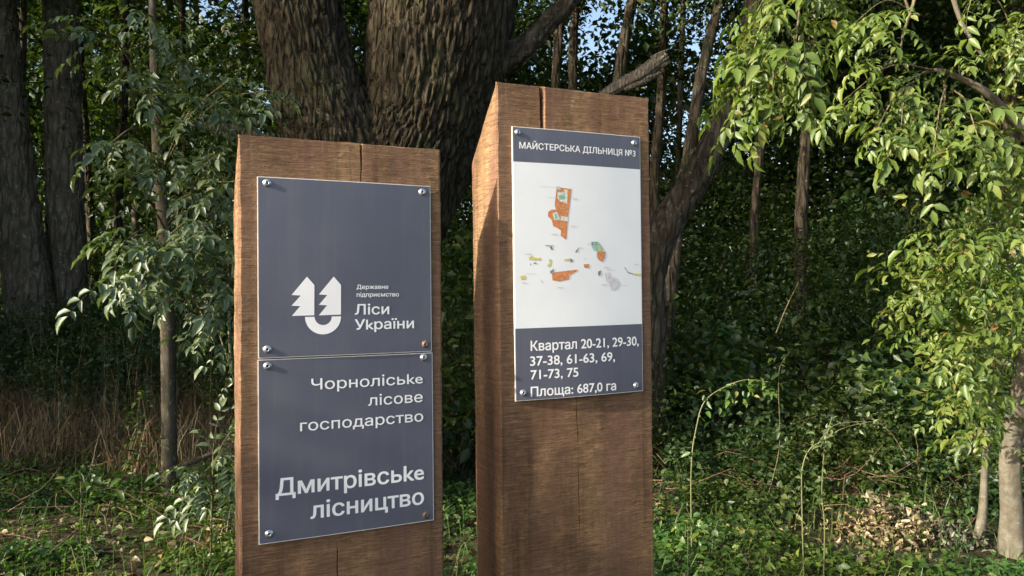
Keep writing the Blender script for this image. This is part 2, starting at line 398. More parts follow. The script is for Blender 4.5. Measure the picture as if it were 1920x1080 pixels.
def timber(W_, D_, drop, H, cracks, seed, proud=None):
    """rough sawn beam, sloped top, drying cracks cut into the front as real notches.
    cracks: (x, [(z, width, depth, shift)...])"""
    zs = [0.0]
    while zs[-1] > -H:
        zs.append(zs[-1] - (.004 if zs[-1] > -.03 else .011 if zs[-1] > -1.2 else .06))
    rings = []
    for iz, z in enumerate(zs):
        zz = z
        Dz = D_ if -z >= drop else max(.004, D_ * (-z) / drop)
        j = lambda k, a=.0014, f=48: a * noise.noise(Vector((k * 5.3 + seed, z * f, seed))) - .0035 * max(0, noise.noise(Vector((k * 9.1, z * 19, seed))) - .38) + a * 1.6 * noise.noise(Vector((k * 3.1 + seed, z * 6, 9)))
        ch = .0035 + .0015 * noise.noise(Vector((seed, z * 25, 4)))
        ch = min(ch, Dz * .4)
        front = []
        xs = []
        for cx, prof in cracks:
            pz = [p[0] for p in prof][::-1]
            w = np.interp(z, pz, [p[1] for p in prof][::-1]); d = np.interp(z, pz, [p[2] for p in prof][::-1]); s = np.interp(z, pz, [p[3] for p in prof][::-1])
            d = min(d, Dz * .8); w = max(w, .00012)
            s += (.0012 * noise.noise(Vector((seed + cx * 9, z * 30, 2)))) 
            xs.append((cx + s, w, d))
        pts = [(ch + j(1), 0), ]
        last = ch
        for cx, w, d in xs:
            a = cx - w / 2
            nseg = max(1, int((a - last) / .02))
            grid = [last + (a - last) * k / nseg for k in range(1, nseg)]
            pts += [(g, .0007 * noise.noise(Vector((g * 60 + seed, z * 60, 0)))) for g in grid]
            pts += [(a, 0), (cx - w * .42, d), (cx + w * .16, d), (cx + w * .17, min(d, .009)), (cx + w / 2, 0)]
            last = cx + w / 2
        nseg = max(1, int((W_ - ch - last) / .02))
        pts += [(last + (W_ - ch - last) * k / nseg, .0007 * noise.noise(Vector((k * 1.3 + seed, z * 60, 1)))) for k in range(1, nseg)]
        pts += [(W_ - ch + j(2), 0), (W_ + j(3), ch), (W_ + j(4), Dz - ch * .5), (W_ - ch, Dz + j(5)), (ch, Dz + j(6)), (j(7), Dz - ch * .5), (j(8), ch)]
        if proud:      # one side of the split has moved forward a little in drying
            px_, pd = proud; f_ = pd * max(0, min(1, (z + .26) / .14))
            pts = [(x, y - f_ * max(0, 1 - max(0, x - px_) / .16) if x > px_ - 1e-4 else y) for x, y in pts]
        rings.append((pts, zz))
    # every ring needs the same number of points: fix segment counts from the first ring
    n = len(rings[-1][0])
    V = []; 
    for pts, z in rings:
        if len(pts) != n:   # resample by padding: nearest ring lengths are equal by construction
            while len(pts) < n: pts.insert(1, pts[1])
            while len(pts) > n: pts.pop(1)
        V += [(x, y, z + (.0022 * noise.noise(Vector((x * 70, seed, 3))) + .004 * noise.noise(Vector((x * 14, seed, 8))) if z > -.012 else 0)) for x, y in pts]
    k = len(rings)
    Fc = [(i * n + j, (i + 1) * n + j, (i + 1) * n + (j + 1) % n, i * n + (j + 1) % n) for i in range(k - 1) for j in range(n)]
    m = bpy.data.meshes.new('timber_beam')
    m.from_pydata(V, [], Fc + [tuple(range(n)), tuple(range((k - 1) * n, k * n))[::-1]])
    m.update(); return m

def grid_panel(x0, x1, z0, z1, warp, t0, t1, nx=30, nz=34):
    """a thin board between depths t0 (back) and t1 (front, negative y)"""
    V = []; 
    for t in (t1, t0):
        for j in range(nz + 1):
            for i in range(nx + 1):
                x = x0 + (x1 - x0) * i / nx; z = z0 + (z1 - z0) * j / nz
                V.append((x, t + warp(x, z), z))
    n1 = nx + 1; L = n1 * (nz + 1); Fc = []
    for j in range(nz):
        for i in range(nx):
            a = j * n1 + i
            Fc.append((a, a + 1, a + n1 + 1, a + n1)); Fc.append((L + a, L + a + n1, L + a + n1 + 1, L + a + 1))
    for i in range(nx):
        Fc.append((i, L + i, L + i + 1, i + 1)); a = nz * n1 + i; Fc.append((a, a + 1, L + a + 1, L + a))
    for j in range(nz):
        a = j * n1; Fc.append((a, a + n1, L + a + n1, L + a)); a = j * n1 + nx; Fc.append((a, L + a, L + a + n1, a + n1))
    m = bpy.data.meshes.new('board'); m.from_pydata(V, [], Fc); m.update(); return m

FONT = None
def text_line(s, x0, x1, base, cap, bold, warp, t, parent, tilt=0.0):
    c = bpy.data.curves.new('lettering', 'FONT'); c.body = s; c.size = 1.0
    c.resolution_u = 5
    if FONT: c.font = FONT
    tmp = bpy.data.objects.new('lettering', c); COL.objects.link(tmp)
    dg = bpy.context.evaluated_depsgraph_get(); dg.update()
    cv = tmp.to_curve(dg)
    loops = []
    for sp in cv.splines:          # sample every outline; strokes of this face overlap, so each is filled alone
        bp = sp.bezier_points; L = []
        for i in range(len(bp)):
            p, q = bp[i], bp[(i + 1) % len(bp)]
            p0, p1, p2, p3 = p.co.xy, p.handle_right.xy, q.handle_left.xy, q.co.xy
            flat = abs((p1 - p0).cross(p3 - p0)) + abs((p2 - p0).cross(p3 - p0)) < 1e-6
            for tt in ([0] if flat else [j / 4 for j in range(4)]):
                L.append(tuple(p0 * (1 - tt) ** 3 + p1 * 3 * tt * (1 - tt) ** 2 + p2 * 3 * tt * tt * (1 - tt) + p3 * tt ** 3))
        ded = [L[0]]
        for v in L[1:]:
            if math.hypot(v[0] - ded[-1][0], v[1] - ded[-1][1]) > 1e-5: ded.append(v)
        if len(ded) > 2: loops.append(ded)
    tmp.to_curve_clear(); bpy.data.objects.remove(tmp)
    # triangulate all outlines together and keep what a non-zero winding rule fills
    from mathutils.geometry import delaunay_2d_cdt
    pv, pe = [], []
    for L in loops:
        o = len(pv); pv += [Vector(v) for v in L]; pe += [(o + i, o + (i + 1) % len(L)) for i in range(len(L))]
    ov, oe, of, _a, _b, _c = delaunay_2d_cdt(pv, pe, [], 0, 1e-6)
    co = np.array([tuple(v) for v in ov]); tri = np.array([f for f in of if len(f) == 3])
    cen = co[tri].mean(1); wind = np.zeros(len(tri), int)
    for L in loops:
        A = np.array(L); B = np.roll(A, -1, 0)
        for (ax, ay), (bx, by) in zip(A, B):
            side = (bx - ax) * (cen[:, 1] - ay) - (cen[:, 0] - ax) * (by - ay)
            wind += ((ay <= cen[:, 1]) & (by > cen[:, 1]) & (side > 0)).astype(int) - ((by <= cen[:, 1]) & (ay > cen[:, 1]) & (side < 0)).astype(int)
    F0 = [tuple(int(i) for i in f) for f, w_ in zip(tri, wind) if w_ != 0]
    lo, hi = co[:, 0].min(), co[:, 0].max()
    k = cap / .727
    X = x0 + (co[:, 0] - lo) / (hi - lo) * (x1 - x0); Z = base + co[:, 1] * k
    Vs, Fs = [], []
    h = .020 if bold else .008      # stroke weight: a few closely shifted layers of film
    for q, (dx, dz) in enumerate([(0, 0), (-h, 0), (h, 0), (0, h * .6), (0, -h * .6), (-h * .7, h * .45), (h * .7, h * .45), (-h * .7, -h * .45), (h * .7, -h * .45)]):
        o = len(Vs)
        Vs += [(x + dx * k, t - .000012 * q + warp(x, z), z + dz * k) for x, z in zip(X, Z)]
        Fs += [tuple(i + o for i in f) for f in F0]
    m2 = bpy.data.meshes.new('lettering'); m2.from_pydata(Vs, [], Fs); m2.update()
    for p in m2.polygons:
        if p.normal.y > 0: p.flip()
    m2.materials.append(M['letters'])
    return link('lettering', m2, parent)

def poly_print(name, pts, warp, t, parent, m_):
    from mathutils.geometry import tessellate_polygon
    V = [Vector((x, t + warp(x, z), z)) for x, z in pts]
    tris = tessellate_polygon([[Vector((x, z, 0)) for x, z in pts]])
    m = bpy.data.meshes.new(name); m.from_pydata([tuple(v) for v in V], [], [tuple(f) for f in tris]); m.update()
    # all prints face the viewer (local -y)
    for p in m.polygons:
        if p.normal.y > 0: p.flip()
    return link(name, m, parent, m_)

def screw_mesh():
    prof = [(.0000, .0008), (.0020, .0008), (.0023, .0036), (.0040, .0040), (.0052, .0030), (.0058, .0014), (.0078, .0011), (.0082, .0003), (.0082, 0)]
    seg = 16; V = []
    for r, h in prof:
        for j in range(seg):
            a = 2 * math.pi * j / seg; rr = r
            if .0015 < r < .003: rr = r * (1 + .18 * math.cos(4 * a))
            V.append((rr * math.cos(a), -h, rr * math.sin(a)))
    Fc = [(i * seg + j, (i + 1) * seg + j, (i + 1) * seg + (j + 1) % seg, i * seg + (j + 1) % seg) for i in range(len(prof) - 1) for j in range(seg)]
    m = bpy.data.meshes.new('screw'); m.from_pydata(V, [], Fc); m.update()
    m.materials.append(M['zinc']); m.materials.append(M['recess'])
    for p in m.polygons:
        c = p.center; p.use_smooth = True
        if math.hypot(c.x, c.z) < .0021: p.material_index = 1
    return m
SCREW = screw_mesh(); RSCREW = SCREW.copy(); RSCREW.materials[0] = M['rust']
def screw(x, z, t, warp, parent, mesh=SCREW, rot=0.0, label=None):
    o = link('screw', mesh, parent); o.location = (x, t + warp(x, z), z); o.rotation_euler = (R_(random.uniform(-5, 5)), rot, R_(random.uniform(-5, 5)))
    if label: o['label'] = label
    return o

random.seed(3)
# --- left post
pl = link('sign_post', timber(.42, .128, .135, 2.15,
          [(.1877, [(0, .0001, 0, 0), (-.83, .0001, 0, 0), (-.845, .0022, .02, 0), (-1.0, .0030, .03, .002), (-1.2, .001, .01, .004), (-2.2, .0001, 0, 0)]),
           (.2435, [(0, .0060, .05, .0), (-.03, .0042, .04, .001), (-.09, .0018, .02, -.001), (-.2, .0001, 0, 0), (-2.2, .0001, 0, 0)])], 11.3), None, M['timber'])
pl.matrix_world = MX_L
props(pl, 'shorter brown sawn timber post on the left, carrying two stacked grey boards', 'sign post')
wl1 = lambda x, z: -.0020 - .0045 * math.sin(math.pi * min(1, max(0, (x - .035) / .36))) * (.5 + .5 * math.sin(-z * 8)) - .0025 * max(0, (-z - .36) / .08) * math.sin(math.pi * (x - .035) / .36)
def sign(parent_mx, x0, x1, z0, z1, label, bars, warp, t_b=.0, th=.003):
    """a composite board screwed to the post: its own thing"""
    b = link('sign_board', grid_panel(x0, x1, z1, z0, warp, t_b, t_b - th), None, M['board_edge'])
    b.matrix_world = parent_mx; props(b, label, 'sign')
    for nm, bx0, bx1, bz0, bz1, mk in bars:
        o = link(nm, grid_panel(bx0, bx1, bz1, bz0, warp, t_b - th - .0001, t_b - th - .0006), b, M[mk])
    return b
BO = .0016
s1 = sign(MX_L, .0345, .3945, -.0814, -.4426, 'upper grey board with white tree emblem on the left post',
          [('printed_film', .0345 + BO, .3945 - BO, -.0814 - BO, -.4426 + BO, 'print_grey')], wl1)
TT = -.0039
for s, x0, x1, b, cap, bold in [('Державне', .2302, .2977, -.3058, .0088, 1), ('підприємство', .2301, .3210, -.3220, .0088, 1),
                                ('Ліси', .2265, .2990, -.3592, .0215, 1), ('Уkраїни', .2263, .3537, -.3905, .0212, 1)]:
    text_line(s, x0, x1, b, cap, bold, wl1, TT, s1)
def emblem():
    T1 = [(.1290, -.2804), (.1437, -.2973), (.1432, -.3590), (.0990, -.3597), (.1155, -.3400), (.0986, -.3390), (.1165, -.3186), (.0986, -.3174)]
    T2 = [(.1827, -.2800), (.1974, -.2973), (.1972, -.3585), (.1523, -.3594), (.1690, -.3390), (.1524, -.3380), (.1694, -.3180), (.1526, -.3168)]
    poly_print('emblem_tree', T1, wl1, TT, s1, M['letters']); poly_print('emblem_tree', T2, wl1, TT, s1, M['letters'])
    cx, cz, ro, ri = .1611, -.3622, .0362, .0172
    out = [(cx + ro * math.cos(a), cz + ro * math.sin(a)) for a in np.linspace(math.pi, 2 * math.pi, 28)]
    inn = [(cx + ri * math.cos(a), cz + ri * math.sin(a)) for a in np.linspace(2 * math.pi, math.pi, 28)]
    poly_print('emblem_arc', out + inn, wl1, TT, s1, M['letters'])
emblem()
for x, z, me, lb in [(.0529, -.0939, SCREW, None), (.3755, -.0956, SCREW, None), (.0515, -.4253, SCREW, None), (.3795, -.4262, RSCREW, 'dull brown screw')]:
    screw(x, z, -.0036, wl1, s1, me, random.uniform(0, 3), lb)
wl2 = lambda x, z: -.0006 - .0028 * math.sin(math.pi * min(1, max(0, (x - .035) / .36)))
s2 = sign(MX_L, .0340, .3965, -.4452, -.8095, 'lower grey board with two paragraphs of white lettering on the left post',
          [('printed_film', .0340 + BO, .3965 - BO, -.4452 - BO, -.8095 + BO, 'print_grey')], wl2)
for s, x0, x1, b, cap, bold in [('Чорнолісьke', .137, .3731, -.5105, .0225, 0), ('лісове', .2533, .3728, -.5508, .0225, 0), ('господарство', .1143, .3736, -.5925, .0225, 0),
                                ('Дмитрівсьke', .067, .3737, -.7175, .0340, 1), ('лісництво', .1344, .3732, -.7710, .0340, 1)]:
    text_line(s, x0, x1, b, cap, bold, wl2, TT, s2)
for x, z, me, lb in [(.052, -.4583, SCREW, None), (.376, -.4551, SCREW, None), (.0534, -.7907, SCREW, None), (.3779, -.7963, RSCREW, 'dull brown screw')]:
    screw(x, z, -.0036, wl2, s2, me, random.uniform(0, 3), lb)

# --- right post
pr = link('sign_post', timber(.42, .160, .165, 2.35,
          [(.1163, [(0, .0150, .075, 0), (-.02, .0135, .07, .0008), (-.1, .0105, .06, .0012), (-.22, .004, .04, .001), (-.35, .0001, 0, 0), (-2.4, .0001, 0, 0)]),
           (.2020, [(0, .0001, 0, 0), (-.70, .0001, 0, 0), (-.74, .0020, .02, -.002), (-.80, .0026, .03, -.001), (-.885, .0005, .01, .003), (-.915, .0022, .03, .001), (-1.03, .0014, .02, .003), (-1.12, .0004, .01, .003), (-2.4, .0001, 0, 0)])], 4.7, (.1163 + .0020, .0042)), None, M['timber'])
pr.matrix_world = MX_R
props(pr, 'taller brown timber post on the right, split open at its top, behind the map board', 'sign post')
wr = lambda x, z: -.0012 - .0030 * math.sin(math.pi * min(1, max(0, (x - .036) / .353))) * max(0, (-z - .5) / .24) - .0040 * math.sin(math.pi * min(1, max(0, (x - .036) / .353)))
X0, X1 = .0366, .3889
s3 = sign(MX_R, X0, X1, -.0994, -.7373, 'tall board with grey bands and a white map sheet on the right post',
          [('grey_band', X0 + BO * 1.3, X1 - BO, -.0994 - BO, -.1808, 'print_grey'), ('map_sheet', X0 + BO * 1.3, X1 - BO, -.1811, -.5685, 'print_white'),
           ('grey_band', X0 + BO * 1.3, X1 - BO, -.5688, -.7373 + BO, 'print_grey')], wr)
for s, x0, x1, b, cap, bold in [('МАЙСТЕРСЬКА ДІЛЬНИЦЯ №3', .0543, .3735, -.1497, .0150, 1), ('Квартал 20-21, 29-30,', .0768, .3764, -.6217, .0232, 1),
                                ('37-38, 61-63, 69,', .075, .304, -.6565, .0226, 1), ('71-73, 75', .0759, .1999, -.6885, .0224, 1), ('Площа: 687,0 га', .0754, .3061, -.7285, .0224, 1)]:
    text_line(s, x0, x1, b, cap, bold, wr, TT, s3)
for x, z in [(.0506, -.1129), (.3708, -.1162), (.0562, -.7185), (.3671, -.7217)]:
    screw(x, z, -.0036, wr, s3, SCREW, random.uniform(0, 3))
def subdiv_poly(pts, amp, seed):
    out = []
    for i in range(len(pts)):
        a, b = pts[i], pts[(i + 1) % len(pts)]
        n = max(1, int(math.hypot(b[0] - a[0], b[1] - a[1]) / .005))
        for k in range(n):
            x, z = a[0] + (b[0] - a[0]) * k / n, a[1] + (b[1] - a[1]) * k / n
            out.append((x + amp * noise.noise(Vector((x * 400, z * 400, seed))), z + amp * noise.noise(Vector((x * 400, z * 400, seed + 7)))))
    return out
MAP = [
 ('o', [(.149, -.2354), (.189, -.2394), (.1793, -.301), (.1728, -.3608), (.1577, -.3511), (.1595, -.3383), (.139, -.3289), (.1344, -.3135), (.1259, -.3067), (.126, -.2954), (.1356, -.2895), (.1458, -.2899), (.1436, -.278)]),
 ('p', [(.152, -.2487), (.1672, -.2474), (.1684, -.2711), (.1604, -.2704), (.1502, -.2629)]), ('p', [(.1697, -.2409), (.1785, -.2413), (.1764, -.2748), (.1684, -.2736)]),
 ('g', [(.1543, -.255), (.1719, -.2536), (.1717, -.2643), (.1557, -.2663)]), ('b', [(.149, -.234), (.1593, -.235), (.1592, -.2421), (.1489, -.2418)]),
 ('p', [(.1378, -.2993), (.1482, -.2948), (.1575, -.3122), (.1416, -.314)]), ('g', [(.1417, -.2999), (.1489, -.2983), (.1519, -.3095), (.1432, -.3112)]),
 ('p', [(.1592, -.3051), (.1792, -.306), (.1783, -.3167), (.1575, -.3143)]), ('g', [(.166, -.308), (.169, -.308), (.169, -.314), (.166, -.314)]),
 ('g', [(.2406, -.3649), (.2606, -.3639), (.2771, -.3834), (.2686, -.3874), (.2561, -.3875), (.2486, -.3858)]), ('b', [(.2405, -.3714), (.2504, -.3735), (.2552, -.3857), (.2453, -.3822)]),
 ('k', [(.2415, -.3655), (.2450, -.3650), (.2475, -.3730), (.2440, -.3720)]), ('k', [(.252, -.3655), (.2555, -.3650), (.2590, -.3730), (.2555, -.3725)]),
 ('y', [(.2604, -.373), (.2721, -.3801), (.2665, -.3856), (.2586, -.3814)]), ('o', [(.2577, -.3886), (.2703, -.3874), (.2821, -.3884), (.2793, -.4037), (.2716, -.4132), (.2616, -.4081), (.2567, -.4002)]),
 ('o', [(.1335, -.4395), (.1614, -.4361), (.2018, -.4319), (.2018, -.4355), (.1797, -.4454), (.1788, -.4554), (.1531, -.4601), (.1349, -.4571)]),
 ('y', [(.0748, -.4045), (.0818, -.399), (.091, -.4045), (.1065, -.4051), (.1049, -.41), (.0755, -.4094)]), ('y', [(.1269, -.4064), (.1331, -.4092), (.1306, -.4219), (.1227, -.4261), (.1219, -.4219), (.1275, -.417)]),
 ('y', [(.1666, -.4077), (.1811, -.4063), (.181, -.4119), (.1689, -.412)]), ('k', [(.1819, -.4041), (.1907, -.4098), (.1842, -.4162)]), ('o', [(.22, -.419), (.2348, -.419), (.2339, -.4284), (.2207, -.4277)]),
 ('k', [(.2255, -.421), (.2275, -.421), (.2275, -.426), (.2255, -.426)]), ('y', [(.0505, -.4468), (.0635, -.4448), (.0665, -.4531), (.0557, -.4558)]),
 ('l', [(.2788, -.4401), (.2916, -.4387), (.2948, -.4497), (.3101, -.452), (.3202, -.466), (.3141, -.4769), (.2994, -.4848), (.2928, -.4694), (.2828, -.4598)]),
 ('k', [(.1967, -.3883), (.2066, -.379), (.2057, -.3847), (.1991, -.3919)]), ('k', [(.2596, -.4364), (.2697, -.4343), (.2636, -.4488), (.2595, -.4437)]),
 ('k', [(.3372, -.4256), (.3474, -.4382), (.3622, -.442), (.3622, -.4442), (.3474, -.4411), (.3363, -.4278)]), ('y', [(.3622, -.442), (.386, -.4428), (.3859, -.4473), (.3622, -.4464)]),
 ('k', [(.1171, -.3742), (.1336, -.3747), (.1336, -.3765), (.1171, -.376)]), ('k', [(.128, -.3783), (.1336, -.3769), (.1374, -.3846), (.1327, -.386)]), ('k', [(.1288, -.436), (.1392, -.4297), (.1383, -.4374), (.1303, -.4423)]),
 ('k', [(.0777, -.4177), (.08, -.4177), (.0792, -.4219), (.0769, -.4212)]), ('k', [(.0862, -.4156), (.0939, -.4149), (.0931, -.4205), (.0908, -.417), (.0877, -.4191)]), ('k', [(.102, -.4541), (.1066, -.4597), (.1127, -.466), (.1089, -.4611)])]
for i, (k, pts) in enumerate(MAP):
    poly_print('map_patch', subdiv_poly(pts, .0009, i), wr, TT - .00005 - .000006 * i, s3, M['ink_' + k])
# internal plot lines and the small captions, read as thin grey strokes at this size
def strokes():
    V, Fc = [], []
    rr = random.Random(5)
    def bar(x, z, L, h, a=0.0):
        i = len(V); c, s = math.cos(a), math.sin(a)
        for u, v in ((0, 0), (L, 0), (L, h), (0, h)):
            X, Z = x + u * c - v * s, z + u * s + v * c
            V.append((X, TT - .0004 + wr(X, Z), Z))
        Fc.append((i, i + 1, i + 2, i + 3))
    for x, z, L in [(.105, -.2372, .045), (.122, -.262, .024), (.192, -.264, .015), (.186, -.330, .017), (.133, -.350, .018), (.126, -.376, .016), (.064, -.397, .02), (.066, -.4415, .026),
                    (.148, -.476, .018), (.232, -.372, .012), (.276, -.429, .018), (.282, -.434, .03), (.326, -.472, .022), (.268, -.471, .016), (.366, -.421, .016), (.055, -.464, .015), (.205, -.381, .012), (.2195, -.408, .008)]:
        bar(x, z, L, .0007)
        if L < .021: bar(x, z + .0018, L * .8, .0009)
    for _ in range(46):     # plot boundaries inside the orange blocks
        x, z = rr.uniform(.142, .176), rr.uniform(-.335, -.245)
        bar(x, z, rr.uniform(.003, .008), .0006, rr.choice([0, 1.45, .4]))
    for _ in range(14): bar(rr.uniform(.137, .172), rr.uniform(-.456, -.442), rr.uniform(.002, .006), .0006, rr.choice([.1, 1.5]))
    for _ in range(10): bar(rr.uniform(.260, .276), rr.uniform(-.408, -.392), rr.uniform(.002, .005), .0006, rr.choice([.1, 1.5]))
    for _ in range(16): bar(rr.uniform(.283, .312), rr.uniform(-.474, -.45), rr.uniform(.002, .006), .0006, rr.uniform(0, 3))
    m = bpy.data.meshes.new('map_lines'); m.from_pydata(V, [], Fc); m.update()
    for p in m.polygons:
        if p.normal.y > 0: p.flip()
    props(link('map_lines', m, s3, M['ink_t']), kind='stuff')
strokes()

# ------------------------------------------------------------------ the old two-stemmed tree
def big_tree():
    Y = 5.6; k = Y / F
    base = at(690, 960, Y); base.z = ground_z(base.x, base.y)
    t = thing('old_oak_tree', base, 'huge old tree with furrowed bark and two thick stems behind the posts', 'tree')
    def path(pts): return [np.array(at(x, y, Y + dy)) - np.array(base) for x, y, dy in pts]
    main = path([(700, 1180, 0), (690, 960, 0), (690, 760, 0), (692, 560, 0), (712, 430, 0), (750, 340, .0), (788, 250, .05), (808, 170, .05), (822, 80, .05), (835, -40, .05), (845, -260, .1), (850, -560, .3)])
    w = [1.35, 1.10, .98, .92, .92, .93, .97, 1.0, 1.04, 1.08, 1.0, .9]
    V, Fc = tube(main, [x / 2 for x in w], 300, 720, bark=.038, bscale=(27, 4.2), rough=.06, seed=2.0)
    link('trunk', mesh_np('old_trunk', V, Fc, True), t, M['oak_bark'])
    lean = path([(700, 620, -.05), (690, 470, -.1), (668, 360, -.12), (636, 270, -.12), (600, 180, -.1), (576, 90, -.1), (556, 0, -.1), (538, -110, -.1), (505, -350, .0)])
    w2 = [.55, .72, .76, .72, .67, .62, .62, .64, .6]
    V, Fc = tube(lean, [x / 2 for x in w2], 200, 500, bark=.034, bscale=(28, 4.2), rough=.06, seed=5.5)
    link('stem', mesh_np('old_stem', V, Fc, True), t, M['oak_bark'])
    def limb(pts, w, name, mt, seg=40, rings=120, bark=.012):
        V, Fc = tube(path(pts), [x / 2 for x in w], seg, rings, bark=bark, bscale=(30, 8), rough=.1, seed=len(pts) + w[0])
        return link(name, mesh_np(name, V, Fc, True), t, mt)
    limb([(880, 160, .1), (935, 115, .1), (985, 85, .1), (1030, 40, .15), (1085, -20, .2), (1160, -130, .4)], [.28, .24, .17, .15, .13, .1], 'limb', M['dark_bark'])
    limb([(1080, 5, .2), (1112, -40, .3), (1200, -90, .5)], [.07, .06, .04], 'limb', M['dark_bark'], 16, 40, .004)
    limb([(820, 300, .35), (900, 243, .45), (1000, 232, .5), (1080, 212, .5), (1135, 180, .5), (1170, 160, .5)], [.24, .16, .12, .11, .11, .13], 'limb', M['dark_bark'], 24, 80, .008)
    # the torn grey stub
    stub = [tube(path([(1128, 182, .49), (1165, 160, .48), (1200, 142, .47), (1232, 118, .46), (1249, 106, .46)]), [.052, .060, .066, .062, .050], 36, 80, bark=.010, bscale=(85, 1.3), rough=.22, seed=9, cap=True)]
    for (x0, y0), (x1, y1), w_ in [((1222, 112), (1254, 92), .030), ((1232, 126), (1258, 116), .026), ((1200, 152), (1243, 134), .024), ((1215, 118), (1247, 98), .022), ((1170, 168), (1236, 142), .026)]:
        stub.append(tube(path([(x0, y0, .45), ((x0 + x1) / 2, (y0 + y1) / 2, .43), (x1, y1, .45)]), [w_, w_ * .8, w_ * .15], 10, 20, bark=.003, bscale=(90, 1.5), rough=.3, seed=x0))
    V, Fc = join(stub)
    s = link('broken_limb', clean_tube_mesh('broken_limb', (V, Fc)), t, M['dead_wood']); s['label'] = 'grey barkless broken limb stub'
    return t
oak = big_tree()

# ------------------------------------------------------------------ forest trees
def crown_mesh(seed, n_clump=150, per=170, rx=2.5, rz=3.3, L=.095):
    rg = np.random.default_rng(seed)
    d = unit(rg.normal(size=(n_clump, 3))); r = rg.uniform(.25, 1, n_clump) ** .5
    c = d * r[:, None] * [rx, rx, rz]
    c += [noise_v * .5 for noise_v in rg.normal(size=(n_clump, 3))]
    V, Fc = cloud(c, rg.uniform(.28, .62, n_clump), per, L, rg=rg)
    return mesh_np('crown', V, Fc)
CROWNS = [crown_mesh(i) for i in (1, 2, 3)]
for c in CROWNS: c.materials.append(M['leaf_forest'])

def trunk_from(pts, widths, Y, base_ext=True, seg=14, rings=50, bark=.012, seed=0, top_z=9.0, bs=(14, 3)):
    """pts = pixels from the foot up; continues upwards to the crown"""
    P = [np.array(at(x, y, Y)) for x, y in pts]; k = Y / F
    R = [w * k / 2 for w in widths]
    d = P[-1] - P[-2]; d = d / np.linalg.norm(d); d[2] = max(d[2], .5)
    last = P[-1]; n = 0
    while last[2] < top_z and n < 6:
        last = last + d * 1.6; d = d * [.8, .8, 1]; P.append(last); R.append(max(R[-1] * .85, .03)); n += 1
    gz = ground_z(P[0][0], P[0][1])
    if P[0][2] > gz + .05 and base_ext:
        e = P[0].copy(); e[2] = gz - .15; e[0] += (P[0][0] - P[1][0]) * .1
        P.insert(0, e); R.insert(0, R[0] * 1.25)
    base = np.array([P[0][0], P[0][1], gz])
    P = [p - base for p in P]
    return base, P, R, tube(P, R, seg, rings, bark=bark, bscale=bs, rough=.08, seed=seed)

def forest_tree(label, pts, widths, Y, bark='dark_bark', group=None, crown=True, seed=0, name='forest_tree', top_z=9.0, cz=6.6, bark_d=.012, seg=16, rings=60, limbs=2, crown_s=1.0):
    px_dark = pts[-1][0] > 1405 and Y > 7.2
    base, P, Rr, VF = trunk_from(pts, widths, Y, seg=seg, rings=rings, bark=bark_d, seed=seed, top_z=top_z)
    t = thing(name, tuple(base), label, 'tree', group)
    link('trunk', mesh_np('trunk', *VF, True), t, M[bark])
    rr = random.Random(seed + 77)
    top = P[-1]
    for i in range(limbs):
        k = rr.randint(len(P) // 2, len(P) - 1); a = rr.uniform(0, 6.28); L = rr.uniform(1.2, 2.2)
        s = P[k]; e1 = s + np.array([math.cos(a) * L * .5, math.sin(a) * L * .5, L * .35]); e2 = s + np.array([math.cos(a) * L, math.sin(a) * L, L * .9])
        r0 = Rr[k] * .5
        link('limb', mesh_np('limb', *tube([s, e1, e2], [r0, r0 * .7, r0 * .35], 8, 12), True), t, M[bark])
    if px_dark is False: cz = max(cz, 1.6 + .40 * Y + 4.1)
    if crown:
        o = link('crown', CROWNS[seed % 3], t); o['kind'] = 'stuff'
        o.location = (top[0] * .75, top[1] * .75, cz - base[2]); o.rotation_euler = (0, 0, rr.uniform(0, 6.28))
        s = rr.uniform(.85, 1.15) * crown_s; o.scale = (s, s, s * rr.uniform(.9, 1.15))
    return t

forest_tree('thick mossy trunk at the left edge, leaning right towards its foot', [(66, 665), (55, 560), (38, 430), (26, 300), (12, 130), (2, 0), (-10, -120)], [92, 82, 74, 66, 54, 48, 44], 10.0, 'left_bark', seed=1, seg=44, rings=200, bark_d=.028, cz=7.2)
forest_tree('straight dark thick trunk, second from the left edge', [(132, 655), (128, 560), (124, 420), (120, 260), (117, 120), (115, 0), (112, -120)], [72, 66, 64, 64, 60, 60, 58], 10.4, 'left_bark', seed=2, seg=44, rings=200, bark_d=.028, cz=7.6)
forest_tree('slim grey trunk rising behind the foot of the leftmost trunk', [(8, 650), (16, 580), (26, 500), (36, 380), (40, 200)], [20, 18, 16, 15, 14], 12.5, 'grey_bark', seed=3, cz=8)
GR = 'dim slender trunks deep in the wood'
forest_tree('dark slim trunk just right of the big limb, left of its twin', [(1040, 600), (1045, 300), (1042, 160), (1052, 0)], [22, 20, 19, 18], 9.5, seed=4, cz=8.5)
forest_tree('dark slim trunk, right one of the pair above the right post', [(1084, 600), (1080, 300), (1074, 120), (1080, 0)], [20, 18, 17, 16], 10.2, seed=5, cz=8.5)
forest_tree('dark trunk standing before the bright sky gap above the right post', [(1135, 640), (1150, 300), (1160, 160), (1172, 70), (1188, -10)], [30, 27, 24, 22, 20], 9.0, seed=6, cz=9.5)
forest_tree('thin trunk just behind the broken grey limb stub', [(1222, 640), (1228, 330), (1240, 180), (1246, 0)], [22, 19, 17, 15], 10.5, seed=7, cz=9.2)
forest_tree('slender brown trunk leaning right beside the sky gap', [(1250, 620), (1272, 400), (1290, 300), (1305, 200), (1322, 110), (1350, 0)], [30, 26, 24, 23, 20, 17], 8.2, 'dark_bark', seed=8, cz=9.5, limbs=0)
